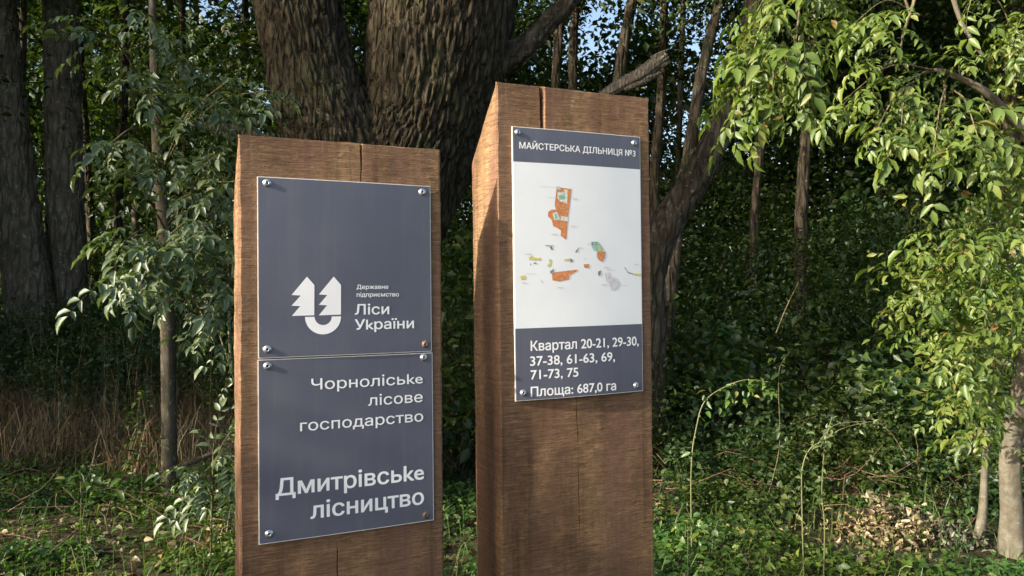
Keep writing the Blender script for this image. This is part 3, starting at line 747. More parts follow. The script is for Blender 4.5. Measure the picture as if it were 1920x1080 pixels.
forest_tree('thick dark trunk leaning to the right with a pale mossy knot low down', [(1212, 560), (1228, 470), (1262, 400), (1310, 325), (1352, 240), (1386, 150), (1410, 60), (1428, -60)], [68, 64, 60, 56, 52, 48, 42, 38], 7.0, seed=9, seg=40, rings=160, bark_d=.02, cz=8.2, limbs=0)
forest_tree('thin dark trunk right of the thick leaning one', [(1408, 640), (1414, 420), (1424, 300), (1440, 180), (1452, 0)], [18, 16, 15, 13, 11], 11, seed=10, cz=8.5)
forest_tree('brown upright trunk in deep shade below the leafy bough', [(1498, 660), (1502, 420), (1508, 300), (1520, 150), (1528, 0)], [26, 23, 21, 20, 19], 9.6, seed=11, cz=8)
forest_tree('dim trunk in the dark between the two leafy boughs', [(1652, 640), (1650, 400), (1640, 200), (1646, 0)], [14, 12, 11, 10], 12.5, seed=12, cz=8)
forest_tree('dark upright trunk at the right edge behind the branches', [(1880, 660), (1890, 420), (1892, 250), (1896, 100), (1900, -20)], [40, 34, 32, 30, 28], 9.4, seed=13, cz=8)
forest_tree('dark thin trunk between the left trunks and the grey sapling', [(226, 640), (222, 400), (232, 200), (236, 0)], [18, 16, 15, 14], 13, seed=14, cz=8)
for i, (px, Y, wm, bk, lb) in enumerate([
        (182, 15, .17, 'dark_bark', 'slender dim trunk deep in the wood just right of the second left trunk'),
        (262, 18, .20, 'grey_bark', 'slender grey trunk deep in the wood directly left of the sapling'),
        (352, 16, .14, 'dark_bark', 'thin dark trunk deep in the wood just right of the sapling'),
        (455, 20, .22, 'dark_bark', 'dim trunk deep in the wood close to the left edge of the oak'),
        (1262, 17, .16, 'grey_bark', 'thin grey trunk deep in the wood behind the base of the leaning trunk'),
        (1580, 18, .22, 'dark_bark', 'dim trunk deep in the dark gap between the two leafy boughs'),
        (1730, 16, .18, 'grey_bark', 'slender grey trunk deep in shade behind the right ash leaves'),
        (1820, 20, .24, 'dark_bark', 'dim trunk deep in shade near the right edge')]):
    w = wm * F / Y; sx = ((i * 37) % 17 - 8) * 2
    forest_tree(lb, [(px, 640), (px + sx, 350), (px + sx * 2.2, 50)], [w, w * .9, w * .8], Y, bk, seed=30 + i, group=GR, cz=9, limbs=1)

# ------------------------------------------------------------------ compound (pinnate) leaves, twigs and boughs
def pinnate(seed, pairs=4, leng=.24, ll=.075, ratio=.40, droop=.5, lost=.06):
    """one compound leaf along +X, hanging a little, blades facing up"""
    rg = np.random.default_rng(seed)
    P, D, Nn, Ls = [], [], [], []
    for i in range(pairs):
        s = .25 + .68 * i / (pairs - 1) if pairs > 1 else .6
        x = leng * s; z = -droop * leng * s * s * .5
        for sg in (-1, 1):
            if rg.random() < lost: continue
            a = R_(rg.uniform(38, 80)) * sg
            P.append((x, .004 * sg, z)); D.append((math.cos(a), math.sin(a), -.25 - rg.uniform(0, .45)))
            Nn.append((rg.normal() * .25, -sg * .25 + rg.normal() * .2, 1)); Ls.append(ll * rg.uniform(.55, 1.2) * (.8 + .3 * s))
    P.append((leng, 0, -droop * leng * .5)); D.append((1, rg.normal() * .15, -.5 - droop * .5)); Nn.append((.3, 0, 1)); Ls.append(ll * 1.2)
    Ls = np.array(Ls)
    V, Fc = leaves(P, D, Nn, Ls, Ls * ratio * rg.uniform(.85, 1.15, len(Ls)), fold=rg.uniform(.1, .45), six=True)
    # rachis as a thin three-sided strip
    rv = []
    for s in np.linspace(0, 1, 5):
        x = leng * s; z = -droop * leng * s * s * .5; r = .0013 * (1.2 - s)
        rv += [(x, r, z), (x, -r, z), (x, 0, z - r)]
    rf = []
    for i in range(4):
        for j in range(3):
            a, b = i * 3 + j, i * 3 + (j + 1) % 3
            rf += [(a, b, b + 3), (a, b + 3, a + 3)]
    n = len(V)
    m = mesh_np('pinnate_leaf', np.vstack([V, rv]), np.vstack([Fc, np.array(rf) + n]))
    return m
LEAF_B = [pinnate(i, rg_p, l, ll, .42, dr) for i, (rg_p, l, ll, dr) in enumerate([(4, .25, .085, .6), (3, .20, .09, .8), (4, .27, .08, .4), (3, .19, .082, .5), (5, .29, .078, .7), (4, .24, .07, 1.0), (2, .14, .075, .3), (5, .26, .062, .9), (3, .23, .10, .6)])]
for m in LEAF_B: m.materials.append(M['leaf_bright'])
LEAF_D = []
for i, (p, l, ll, dr) in enumerate([(4, .26, .085, .7), (3, .22, .088, .5), (5, .30, .08, .8), (4, .24, .08, .4)]):
    m = pinnate(40 + i, p, l, ll, .46, dr); m.materials.append(M['leaf_dusty']); LEAF_D.append(m)

class Boughs:
    """twigs and compound leaves of one tree; the first 290 leaves are objects, the rest one part"""
    def __init__(s, root, meshes, twig_mat, seed, limit=290):
        s.root = root; s.base = np.array(root.location); s.meshes = meshes; s.tm = twig_mat; s.r = random.Random(seed); s.n = 0; s.rest = []; s.limit = limit; s.k = 1.0
        s.dat = None
    def leaf(s, p, d, scale=1.0):
        """p world position, d outward direction"""
        d = Vector(d); d.normalize()
        up = Vector((s.r.gauss(0, .3), s.r.gauss(0, .3), 1))
        y = up.cross(d); y.normalize(); z = d.cross(y)
        mx = Matrix((( d.x, y.x, z.x), (d.y, y.y, z.y), (d.z, y.z, z.z))).to_4x4()
        sc = scale * s.k * s.r.uniform(.65, 1.2)
        mx = Matrix.Translation(Vector(p) - Vector(s.base)) @ mx @ Matrix.Scale(sc, 4)
        me = s.r.choice(s.meshes)
        if s.n < s.limit:
            o = link('leaf', me, s.root); o.matrix_local = mx; s.n += 1
        else: s.rest.append((me, mx))
    def twig(s, pts, r0, name='twig'):
        V, Fc = tube([np.array(p) - s.base for p in pts], [r0, r0 * .8, r0 * .55] if len(pts) == 3 else list(np.linspace(r0, r0 * .45, len(pts))), 7, max(6, len(pts) * 5), rough=.15, seed=s.n * .1)
        return link(name, mesh_np(name, V, Fc, True), s.root, s.tm)
    def spray(s, p0, p1, r0=.006, n=5, leafs=1.0, sag=.06, name='twig'):
        """a twig from p0 to p1 with opposite leaves"""
        p0, p1 = Vector(p0), Vector(p1); mid = (p0 + p1) / 2 + Vector((0, 0, sag))
        s.twig([p0, mid, p1], r0, name)
        ax = (p1 - p0).normalized(); side = ax.cross(Vector((0, 0, 1)))
        if side.length < .2: side = Vector((1, 0, 0))
        side.normalize()
        for i in range(n):
            t = .25 + .75 * (i + s.r.uniform(-.2, .2)) / max(1, n - 1) if n > 1 else 1
            t = min(1, max(.1, t)); p = (p0 * (1 - t) + mid * t) * (1 - t) + (mid * (1 - t) + p1 * t) * t
            for sg in (-1, 1):
                d = ax * s.r.uniform(.3, .8) + side * sg * s.r.uniform(.5, 1.0) + Vector((s.r.gauss(0, .2), s.r.gauss(0, .3), s.r.uniform(-.6, .15)))
                s.leaf(p, d, leafs)
        s.leaf(p1, ax + Vector((0, 0, -.35)), leafs)
    def mass(s, centre, rad, n, leafs=1.0, out=(0, 0, 0)):
        """n leaves on short twigs filling a rounded volume"""
        c = Vector(centre)
        for i in range(n):
            v = Vector((s.r.gauss(0, .5) * rad[0], s.r.gauss(0, .5) * rad[1], s.r.gauss(0, .5) * rad[2]))
            s.leaf(c + v, Vector((v.x / rad[0] + s.r.gauss(0, .5), v.y / rad[1] - .35 + s.r.gauss(0, .4), -.25 + s.r.gauss(0, .3))) + Vector(out), leafs)
    def done(s):
        if not s.rest: return
        parts = []; cache = {}
        for me, mx in s.rest:
            if me.name not in cache:
                co = np.empty(len(me.vertices) * 3, dtype=np.float32); me.vertices.foreach_get('co', co)
                f = np.empty(len(me.loops), dtype=np.int32); me.loops.foreach_get('vertex_index', f)
                cache[me.name] = (co.reshape(-1, 3), f.reshape(-1, 3))
            co, f = cache[me.name]; A = np.array(mx)
            parts.append((co @ A[:3, :3].T + A[:3, 3], f))
        V, Fc = join(parts)
        o = link('foliage', mesh_np('foliage', V, Fc), s.root, s.meshes[0].materials[0]); o['kind'] = 'stuff'

# --- grey sapling with dusty leaves, left
def sapling():
    Y = 4.9
    base = at(316, 745, Y + .9); base.z = ground_z(base.x, base.y)
    t = thing('ash_sapling', base, 'slim grey-stemmed young ash with dusty grey-green leaves left of the posts', 'tree')
    Yt = Y + .9
    P = [np.array(at(x, y, Yt)) - np.array(base) for x, y in [(318, 800), (316, 720), (314, 600), (310, 450), (300, 350), (292, 220), (288, 100), (286, 0), (290, -150), (300, -400)]]
    P[0][2] = -.1
    k = Yt / F
    link('trunk', mesh_np('trunk', *tube(P, [w * k / 2 for w in (30, 26, 25, 24, 22, 17, 14, 13, 12, 8)], 20, 140, bark=.002, bscale=(50, 14), rough=.08, seed=3), True), t, M['grey_bark'])
    b = Boughs(t, LEAF_D, M['twig'], 5)
    a = lambda x, y, dy=0: at(x, y, Y + dy)
    # long arching sprays, read off the photograph
    b.spray(a(300, 230, .8), a(150, 40, -.2), .008, 7, .95, .18)
    b.spray(a(296, 130, .8), a(260, 20, -.3), .007, 5, 1.0, .1)
    b.spray(a(300, 330, .8), a(205, 270, -.2), .009, 7, .95, .22)
    b.spray(a(300, 330, .6), a(385, 190, -.1), .008, 5, .9, .1)
    b.spray(a(310, 430, .7), a(215, 320, 0), .008, 6, .95, .1)
    b.spray(a(315, 300, .5), a(430, 150, -.1), .008, 7, 1.0, .1)
    b.spray(a(330, 260, .5), a(500, 170, .1), .008, 7, 1.0, .1)
    b.spray(a(315, 420, .5), a(440, 340, -.2), .008, 8, .95, .12)
    b.spray(a(310, 500, .6), a(235, 450, -.3), .008, 8, 1.0, .16)
    b.spray(a(320, 470, .5), a(260, 540, -.4), .007, 6, 1.0, .1)
    b.spray(a(318, 440, .4), a(415, 450, -.2), .008, 8, 1.0, .12)
    b.spray(a(320, 520, .4), a(400, 640, -.3), .007, 5, .9, .1)
    b.spray(a(360, 500, .3), a(435, 700, -.2), .007, 5, .8, .05)
    b.spray(a(340, 400, .3), a(425, 280, 0), .007, 7, .9, .1)
    b.mass(a(385, 440, .1), (.30, .3, .34), 46, 1.15)
    b.mass(a(300, 120, .6), (.22, .25, .30), 26, 1.0)
    b.mass(a(320, 300, .4), (.22, .25, .16), 16, 1.05)
    b.mass(a(290, 500, .0), (.26, .25, .18), 22, 1.15)
    b.mass(a(370, 350, .3), (.22, .25, .16), 14, .9)
    b.mass(a(405, 560, .1), (.12, .2, .2), 12, .8)
    b.mass(a(440, 90, .8), (.22, .3, .22), 18, .8)
    b.mass(a(470, 230, .8), (.2, .3, .16), 16, .8)
    b.mass(a(350, 120, .9), (.25, .3, .2), 12, .8)
    b.done()
sapling()
def low_ash():
    Y = 4.3
    base = at(395, 1000, Y); base.z = ground_z(base.x, base.y)
    t = thing('young_ash', base, 'small dusty young ash seedling at the left post foot', 'plant')
    b = Boughs(t, LEAF_D, M['twig'], 9)
    b.spray(base, at(400, 840, Y), .006, 4, .9, .02, 'stem')
    b.spray(at(398, 900, Y), at(350, 880, Y - .1), .004, 3, .8, .03)
    b.spray(at(400, 880, Y), at(432, 810, Y), .004, 4, .8, .03)
    b.mass(at(395, 900, Y), (.12, .15, .14), 14, .8)
low_ash()

# --- the right-hand ash: pale stem at the edge, branches reaching back into view
def right_ash():
    Y = 3.9
    base = at(1890, 1030, 4.55); base.z = ground_z(base.x, base.y)
    t = thing('ash_tree', base, 'pale grey ash stem at the right edge with sunlit green leafy branches', 'tree')
    B = np.array(base)
    P = [np.array(p) - B for p in [at(1897, 1060, 4.55), at(1896, 960, 4.5), at(1893, 860, 4.45), at(1909, 755, 4.4), at(1930, 665, 4.35), at(1955, 540, 4.3), at(1990, 330, 4.2), at(2020, 120, 4.2), at(2040, -200, 4.3)]]
    k = 4.4 / F
    link('trunk', mesh_np('trunk', *tube(P, [w * k / 2 for w in (50, 37, 35, 34, 34, 33, 32, 30, 26)], 28, 180, bark=.0006, bscale=(40, 20), rough=.14, seed=3), True), t, M['pale_bark'])
    b = Boughs(t, LEAF_B, M['twig'], 6); b.k = 1.1
    a = lambda x, y, dy=0: at(x, y, Y + dy)
    def branch(pts, w, m='grey_bark'):
        V, Fc = tube([np.array(at(x, y, Y + dy)) - B for x, y, dy in pts], [q * Y / F / 2 for q in w], 12, 60, rough=.25, bark=.001, bscale=(60, 20), seed=w[0])
        link('branch', mesh_np('branch', V, Fc, True), t, M[m])
    branch([(2000, 360, .3), (1930, 265, .2), (1890, 215, .1), (1845, 172, .0), (1800, 148, 0), (1755, 132, 0), (1700, 150, 0)], [20, 17, 15, 14, 11, 8, 4])
    branch([(1850, 110, .1), (1828, 85, .1), (1800, 35, .1), (1780, -30, .1), (1760, -100, .2)], [5, 8, 10, 11, 12])
    branch([(1722, -30, 0), (1708, 22, 0), (1694, 62, 0), (1688, 100, 0)], [8, 6, 5, 3], 'twig')
    branch([(1690, -20, 0), (1706, 24, 0)], [4, 5], 'twig')
    branch([(1700, 112, -.1), (1670, 112, -.1), (1650, 140, -.1)], [4, 4, 3], 'twig')
    branch([(1771, 150, 0), (1770, 195, 0), (1762, 240, 0)], [5, 4, 3], 'twig')
    # upper sprays
    b.spray(a(1722, 30), a(1600, 45, -.2), .004, 6, .62, .10)
    b.spray(a(1700, 60), a(1640, 60, -.3), .003, 4, .66, .05)
    b.spray(a(1700, 110), a(1612, 118, -.2), .003, 4, .66, .06)
    b.spray(a(1755, 132), a(1580, 190, -.2), .005, 9, .68, .10)
    b.spray(a(1720, 150), a(1640, 250, -.3), .005, 6, .78, .06)
    b.spray(a(1700, 160), a(1690, 235, -.3), .004, 5, .78, .04)
    b.spray(a(1775, 160), a(1750, 285, -.4), .005, 6, .85, .06)
    b.spray(a(1790, 170), a(1835, 262, -.4), .005, 6, .85, .06)
    b.spray(a(1840, 180), a(1880, 285, -.3), .005, 5, .8, .04)
    b.spray(a(1800, 150), a(1795, 105, -.1), .004, 4, .65, .04)
    b.spray(a(1900, 60, .2), a(1850, -20, .1), .004, 5, .6, .04)
    b.spray(a(1930, 120, .2), a(1880, 90, 0), .004, 5, .65, .05)
    b.spray(a(1850, -60, .1), a(1815, 20, 0), .004, 4, .6, .04)
    b.spray(a(1940, 20, .2), a(1905, 55, 0), .004, 5, .7, .04)
    b.mass(a(1775, 268, -.2), (.17, .14, .045), 13, .85)
    b.mass(a(1665, 195, -.1), (.14, .12, .06), 8, .72)
    # lower dense part along the right edge
    for x, y, rx, rz, n in [(1880, 340, .12, .10, 10), (1900, 430, .12, .12, 12), (1850, 440, .15, .10, 12), (1800, 470, .14, .07, 10), (1740, 480, .10, .045, 6), (1900, 520, .1, .1, 9),
                            (1840, 540, .14, .1, 14), (1780, 560, .12, .07, 9), (1880, 610, .1, .08, 8), (1810, 640, .13, .09, 12), (1770, 690, .10, .07, 8), (1800, 750, .11, .08, 10), (1860, 700, .06, .09, 6), (1850, 810, .09, .07, 6), (1900, 740, .06, .06, 4), (1760, 430, .08, .05, 6), (1720, 540, .07, .06, 6), (1850, 380, .08, .06, 7), (1740, 620, .08, .07, 7), (1800, 520, .12, .08, 10), (1870, 470, .1, .1, 10)]:
        b.mass(at(x, y, 3.75), (rx * 1.15, .18, rz * 1.15), n, .70)
    for p0, p1 in [((1940, 400), (1760, 470)), ((1940, 480), (1800, 560)), ((1930, 600), (1790, 640)), ((1925, 560), (1780, 700)), ((1915, 640), (1840, 780))]:
        b.twig([at(*p0, 4.1), at((p0[0] + p1[0]) / 2, (p0[1] + p1[1]) / 2 - 12, 3.9), at(*p1, 3.75)], .006)
    rg = np.random.default_rng(61); c = []
    for x, y, n, sx, sy in [(1900, 420, 16, 50, 50), (1850, 480, 16, 70, 40), (1880, 560, 16, 60, 50), (1790, 540, 12, 60, 40), (1830, 640, 16, 60, 50), (1890, 660, 10, 30, 60), (1800, 720, 12, 40, 40), (1850, 770, 10, 40, 40), (1760, 640, 8, 40, 30), (1900, 330, 12, 30, 40), (1905, 210, 8, 30, 50), (1900, 120, 8, 30, 40), (1720, 500, 6, 40, 30), (1840, 400, 10, 60, 40)]:
        for _ in range(n): c.append(np.array(at(x + rg.normal() * sx * .6, y + rg.normal() * sy * .6, rg.uniform(4.1, 4.9))) - B)
    V, Fc = cloud(c, .12, 16, .065, rg=rg, ratio=.42, six=True, down=.6)
    o = link('foliage', mesh_np('foliage', V, Fc), t, M['leaf_bright']); o['kind'] = 'stuff'
    b.done()
    # the small second stem at its foot
    sb = at(1842, 985, 4.8); sb.z = ground_z(sb.x, sb.y)
    s = thing('ash_sucker', sb, 'short pale second stem just left of the ash at the right edge', 'tree')
    P = [np.array(p) - np.array(sb) for p in [at(1836, 1010, 4.8), at(1843, 960, 4.8), at(1846, 900, 4.8), at(1850, 840, 4.8), at(1860, 760, 4.9), at(1880, 600, 5.0)]]
    link('trunk', mesh_np('trunk', *tube(P, [.035, .026, .022, .020, .018, .014], 16, 60, rough=.1, bark=.001, seed=8), True), s, M['pale_bark'])
    bb = Boughs(s, LEAF_B, M['twig'], 16); bb.mass(at(1820, 800, 4.7), (.15, .2, .12), 12, .7); bb.mass(at(1870, 650, 4.8), (.15, .2, .2), 14, .7)
right_ash()

# --- bough hanging in from the top, before the leaning trunk
def hanging_bough():
    Y = 4.4
    base = at(1470, -90, Y)
    t = thing('overhanging_ash_branch', base, 'sunlit leafy bough hanging down before the thick leaning trunk', 'branch')
    b = Boughs(t, LEAF_B, M['twig'], 12); b.k = 1.18
    a = lambda x, y, dy=0: at(x, y, Y + dy)
    b.twig([a(1560, -260, .3), a(1500, -120, .1), a(1450, -20, 0), a(1440, 60, 0), a(1420, 140, 0)], .012, 'branch')
    b.twig([a(1495, -100, .1), a(1500, -10, 0), a(1490, 90, -.1), a(1470, 160, -.1)], .009, 'branch')
    b.spray(a(1450, 30), a(1385, 165, -.2), .005, 7, .85, .05)
    b.spray(a(1440, 100), a(1390, 205, -.2), .005, 5, .9, .04)
    b.spray(a(1435, 50), a(1385, 95, -.1), .005, 5, .85, .05)
    b.spray(a(1480, 60), a(1510, 140, -.3), .005, 7, .85, .05)
    b.spray(a(1470, 110), a(1500, 180, -.3), .004, 6, .85, .03)
    b.spray(a(1450, 90), a(1450, 170, -.4), .004, 6, .85, .03)
    b.spray(a(1470, -30), a(1420, 20, -.1), .005, 6, .8, .05)
    b.spray(a(1500, -40), a(1545, -20, -.1), .005, 4, .85, .03)
    b.spray(a(1495, -60), a(1560, 0, 0), .005, 4, .85, .03)
    b.mass(a(1445, 90, -.1), (.16, .22, .15), 14, .95)
    b.mass(a(1480, 90, -.2), (.15, .2, .13), 14, .95)
    b.mass(a(1440, 10, .1), (.14, .2, .1), 12, .8)
    b.mass(a(1480, 190, -.1), (.1, .15, .06), 6, .8)
    b.done()
hanging_bough()

# ------------------------------------------------------------------ low vegetation
def gz_arr(P): return np.array([ground_z(x, y) for x, y in P])

def undergrowth():
    rg = np.random.default_rng(31); c = []; r = []
    while len(c) < 2000:
        y = rg.uniform(6.4, 20); x = rg.uniform(-.78, .80) * y + rg.normal() * .3
        # lower on the left where grass stands, taller away from the track
        u = x / y
        hmax = .55 + .22 * (y - 6.4) if u < -.1 else .75 + .60 * (y - 6.4)
        hmax = min(3.7, hmax)
        if u < -.25 and y < 8.6: continue
        n = noise.noise(Vector((x * .5, y * .5, 6))) * .5 + .75
        h = rg.uniform(.05, 1) * hmax * n
        c.append((x, y, ground_z(x, y) + h)); r.append(rg.uniform(.22, .5))
    for _ in range(110):
        y = rg.uniform(5.0, 6.8); x = rg.uniform(.2, .74) * y
        if (x - 2.55) ** 2 / .6 + (y - 4.8) ** 2 / .5 < 1: continue
        c.append((x, y, ground_z(x, y) + rg.uniform(.05, .18 + .2 * (y - 5)))); r.append(rg.uniform(.1, .2))
    c = np.array(c); r = np.array(r)
    sp = np.array([noise.noise(Vector((x * .6, y * .6, 44))) + .25 * noise.noise(Vector((x * 3, y * 3, z))) for x, y, z in c])
    sp[r < .2] = -1      # the low edge plants are small leaved
    k1, k2, k3 = sp < -.08, (sp >= -.08) & (sp < .12), sp >= .12
    V, Fc = join([cloud(c[k1], r[k1], 150, .055, rg=rg, down=.4, ratio=.6), cloud(c[k2], r[k2], 75, .095, rg=rg, down=.7, ratio=.42), cloud(c[k3], r[k3], 50, .125, rg=rg, down=.3, ratio=.62, flat=.35)])
    o = link('undergrowth', mesh_np('undergrowth', V, Fc), None, M['leaf_under'])
    props(o, 'dark leafy undergrowth filling the floor of the wood', 'undergrowth', kind='stuff')
undergrowth()

def far_woodland():
    rg = np.random.default_rng(32); c = []; r = []
    gaps = [(at(418, 20, 30), 1.25), (at(1332, 125, 30), 1.4), (at(1120, 90, 30), .9), (at(1180, 60, 30), .7), (at(1130, 150, 30), .7), (at(335, 60, 30), .5), (at(1350, 50, 30), 1.0), (at(1240, 60, 30), .5), (at(985, 50, 30), .5), (at(1300, 250, 30), .4)]
    k = 0
    while len(c) < 3300:
        k += 1
        y = rg.uniform(16, 40); x = rg.uniform(-.95, .95) * y + rg.normal(); z = rg.uniform(0, 1) ** 1.1 * 16
        p = Vector((x, y, z)); skip = False
        for g, w in gaps:
            q = Vector((g.x * y / 30, y, CAMZ + (g.z - CAMZ) * y / 30))
            if (p - q).length < w * y / 30 + .4: skip = True
        if skip: continue
        c.append(tuple(p + Vector((0, 0, ground_z(x, y))))); r.append(rg.uniform(.6, 1.3))
    V, Fc = cloud(c, r, 95, .27, rg=rg, ratio=.65)
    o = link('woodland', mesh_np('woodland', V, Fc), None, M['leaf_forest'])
    props(o, 'mass of far trees closing the back of the wood', 'woodland', kind='stuff')
far_woodland()

def canopy():
    """leaf roof of the wood above the trunks"""
    rg = np.random.default_rng(33); c = []; r = []
    gaps = [((418, 20), .05), ((1332, 120), .055), ((1120, 90), .035), ((1180, 50), .02), ((1350, 40), .03)]
    gd = [((gx - 960) / F, (550 - gy) / F, w) for (gx, gy), w in gaps]
    while len(c) < 1350:
        y = rg.uniform(7.0, 24); x = rg.uniform(-20, 20); z = rg.uniform(3.4, 10.5)
        if abs(x / y) > 1.3: continue
        if z < 5 and y < 9: continue
        u, v = x / y, (z - CAMZ) / y
        if any(math.hypot(u - a, v - b) < w + .5 / y * .6 for a, b, w in gd): continue
        if noise.noise(Vector((x * .35, y * .35, z * .4))) < -.12: continue
        c.append((x, y, z)); r.append(rg.uniform(.4, .9))
    V, Fc = cloud(c, r, 110, .12, rg=rg)
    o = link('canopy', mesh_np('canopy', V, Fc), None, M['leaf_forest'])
    props(o, 'broken leaf canopy roofing the wood over the trunks', 'canopy', kind='stuff')
canopy()

def ground_cover():
    rg = np.random.default_rng(34); P = []; H = []
    while len(P) < 60000:
        y = rg.uniform(2.6, 9.5); x = rg.uniform(-.8, .8) * y
        n = noise.noise(Vector((x * 1.1, y * 1.1, 12))) + .25 * noise.noise(Vector((x * 4, y * 4, 2)))
        if x < -.4 and y > 6.6 and rg.random() < .8: continue
        if n < -.2 and rg.random() < .8: continue
        if (x - 2.55) ** 2 / .6 + (y - 4.8) ** 2 / .35 < 1 and rg.random() < .93: continue
        h = (.04 + .26 * max(0, n + .15)) * rg.uniform(.15, 1)
        P.append((x, y)); H.append(h)
    P = np.array(P); H = np.array(H); z = gz_arr(P) + H
    n = len(P)
    D = rg.normal(size=(n, 3)) * [1, 1, .25] + [0, -.1, -.1]; Nn = rg.normal(size=(n, 3)) * .35 + [0, 0, 1]
    Ls = rg.uniform(.022, .062, n)
    V, Fc = leaves(np.column_stack([P, z]), D, Nn, Ls, Ls * rg.uniform(.45, .8, n), fold=.15, six=True)
    o = link('ground_cover', mesh_np('ground_cover', V, Fc), None, M['leaf_cover'])
    props(o, 'low green leafy ground cover in front of the wood', 'ground cover', kind='stuff')
ground_cover()

def blades(P2, h, lean, w, rg, curl=.4):
    """two-segment grass blades"""
    n = len(P2); z = gz_arr(P2); b = np.column_stack([P2, z - .01])
    a = rg.uniform(0, 6.283, n); d = np.column_stack([np.cos(a), np.sin(a), np.zeros(n)])
    s = np.column_stack([-np.sin(a * 1.7), np.cos(a * 1.7), np.zeros(n)]) * w[:, None] / 2
    m = b + d * (h * lean * .35)[:, None] + [0, 0, 1] * (h * .6)[:, None]
    t = b + d * (h * lean)[:, None] + [0, 0, 1] * (h * (1 - curl * lean))[:, None]
    V = np.stack([b - s, b + s, m + s * .7, m - s * .7, t], 1).reshape(-1, 3); i = np.arange(n)[:, None] * 5
    return V, np.concatenate([i + [0, 1, 2], i + [0, 2, 3], i + [3, 2, 4]])
def dry_grass():
    rg = np.random.default_rng(35); P = []
    while len(P) < 15000:
        y = rg.uniform(6.3, 10); x = rg.uniform(-.75, -.06) * y
        if noise.noise(Vector((x * 1.3, y * 1.3, 1))) < -.25: continue
        P.append((x, y))
    while len(P) < 15050:
        y = rg.uniform(5.6, 8.5); x = rg.uniform(.1, .55) * y
        if noise.noise(Vector((x * 1.3, y * 1.3, 4))) < .12: continue
        P.append((x, y))
    P = np.array(P); n = len(P)
    h = rg.uniform(.15, .8, n) * np.clip(rg.normal(.75, .25, n), .3, 1.3); h[15000:] *= .35
    V, Fc = blades(P, h, np.abs(np.where(rg.random(n) < .5, rg.normal(.25, .2, n), rg.normal(1.0, .6, n))), rg.uniform(.003, .009, n), rg, .45)
    o = link('dry_grass', mesh_np('dry_grass', V, Fc), None, M['grass_dry'])
    props(o, 'tangled brown dry grass and stalks at the edge of the wood', 'grass', kind='stuff')
    # green grass stalks among it and litter on the ground
    P = np.column_stack([rg.uniform(-.75, .75, 6000), np.zeros(6000)]); yy = rg.uniform(3.2, 9.5, 6000); P = np.column_stack([P[:, 0] * yy, yy])
    V, Fc = blades(P, rg.uniform(.06, .3, 6000), np.abs(rg.normal(.5, .4, 6000)), rg.uniform(.003, .007, 6000), rg, .4)
    o = link('green_grass', mesh_np('green_grass', V, Fc), None, M['leaf_cover'])
    props(o, 'sparse green grass blades poking through the ground cover', 'grass', kind='stuff')
    n = 5000; yy = rg.uniform(2.8, 9.5, n); xx = rg.uniform(-.8, .8, n) * yy; P = np.column_stack([xx, yy])
    z = gz_arr(P) + rg.uniform(.005, .05, n)
    Ls = rg.uniform(.03, .07, n)
    V, Fc = leaves(np.column_stack([P, z]), rg.normal(size=(n, 3)) * [1, 1, .2], rg.normal(size=(n, 3)) * .5 + [0, 0, 1], Ls, Ls * .6, fold=.3, six=True)
    o = link('leaf_litter', mesh_np('leaf_litter', V, Fc), None, M['leaf_dead'])
    props(o, 'scattered dry fallen leaves on the ground', 'leaf litter', kind='stuff')
dry_grass()

def dead_twigs():
    rg = np.random.default_rng(41); parts = []
    for i in range(520):
        if i < 330: y = rg.uniform(5.2, 8.5); x = rg.uniform(.12, .72) * y
        else: y = rg.uniform(4.4, 8); x = rg.uniform(-.72, -.1) * y
        z = ground_z(x, y) + rg.uniform(.02, .22); L = rg.uniform(.15, .7); a = rg.uniform(0, 6.28); e = rg.normal(0, .35)
        d = np.array([math.cos(a), math.sin(a) * .7, e]); p = np.array([x, y, z]); k = rg.normal(0, .12, 3) * L
        parts.append(tube([p, p + d * L * .5 + k, p + d * L], [.005, .004, .002], 4, 6))
    o = link('dead_twigs', mesh_np('dead_twigs', *join(parts)), None, M['twig_dead'])
    props(o, 'tangle of brown dead twigs lying among the plants', 'twigs', kind='stuff')
dead_twigs()

def tall_stalks():
    """standing thin stems of the hedge of weeds at left, too many to count"""
    rg = np.random.default_rng(36); parts = []; C = []
    for i in range(420):
        y = rg.uniform(7.0, 10.5); x = rg.uniform(-.74, -.02) * y
        z = ground_z(x, y); h = rg.uniform(.5, 1.25); lx, ly = rg.normal(0, .14, 2) * h
        p = [np.array([x, y, z - .02]), np.array([x + lx * .35, y + ly * .3, z + h * .55]), np.array([x + lx, y + ly, z + h])]
        parts.append(tube(p, [.0045, .0035, .002], 4, 6))
        for k in range(5):
            q = p[1] + (p[2] - p[1]) * rg.uniform(.1, 1); C.append(q)
    o = link('weed_stalks', mesh_np('weed_stalks', *join(parts)), None, M['grass_dry'])
    props(o, 'thicket of thin upright weed stalks below the left trunks', 'weeds', kind='stuff')
    V, Fc = cloud(np.array(C), .13, 9, .06, rg=rg, ratio=.5)
    o = link('weed_leaves', mesh_np('weed_leaves', V, Fc), None, M['leaf_under'])
    props(o, 'dull green leaves on the stalk thicket below the left trunks', 'weeds', kind='stuff')
tall_stalks()

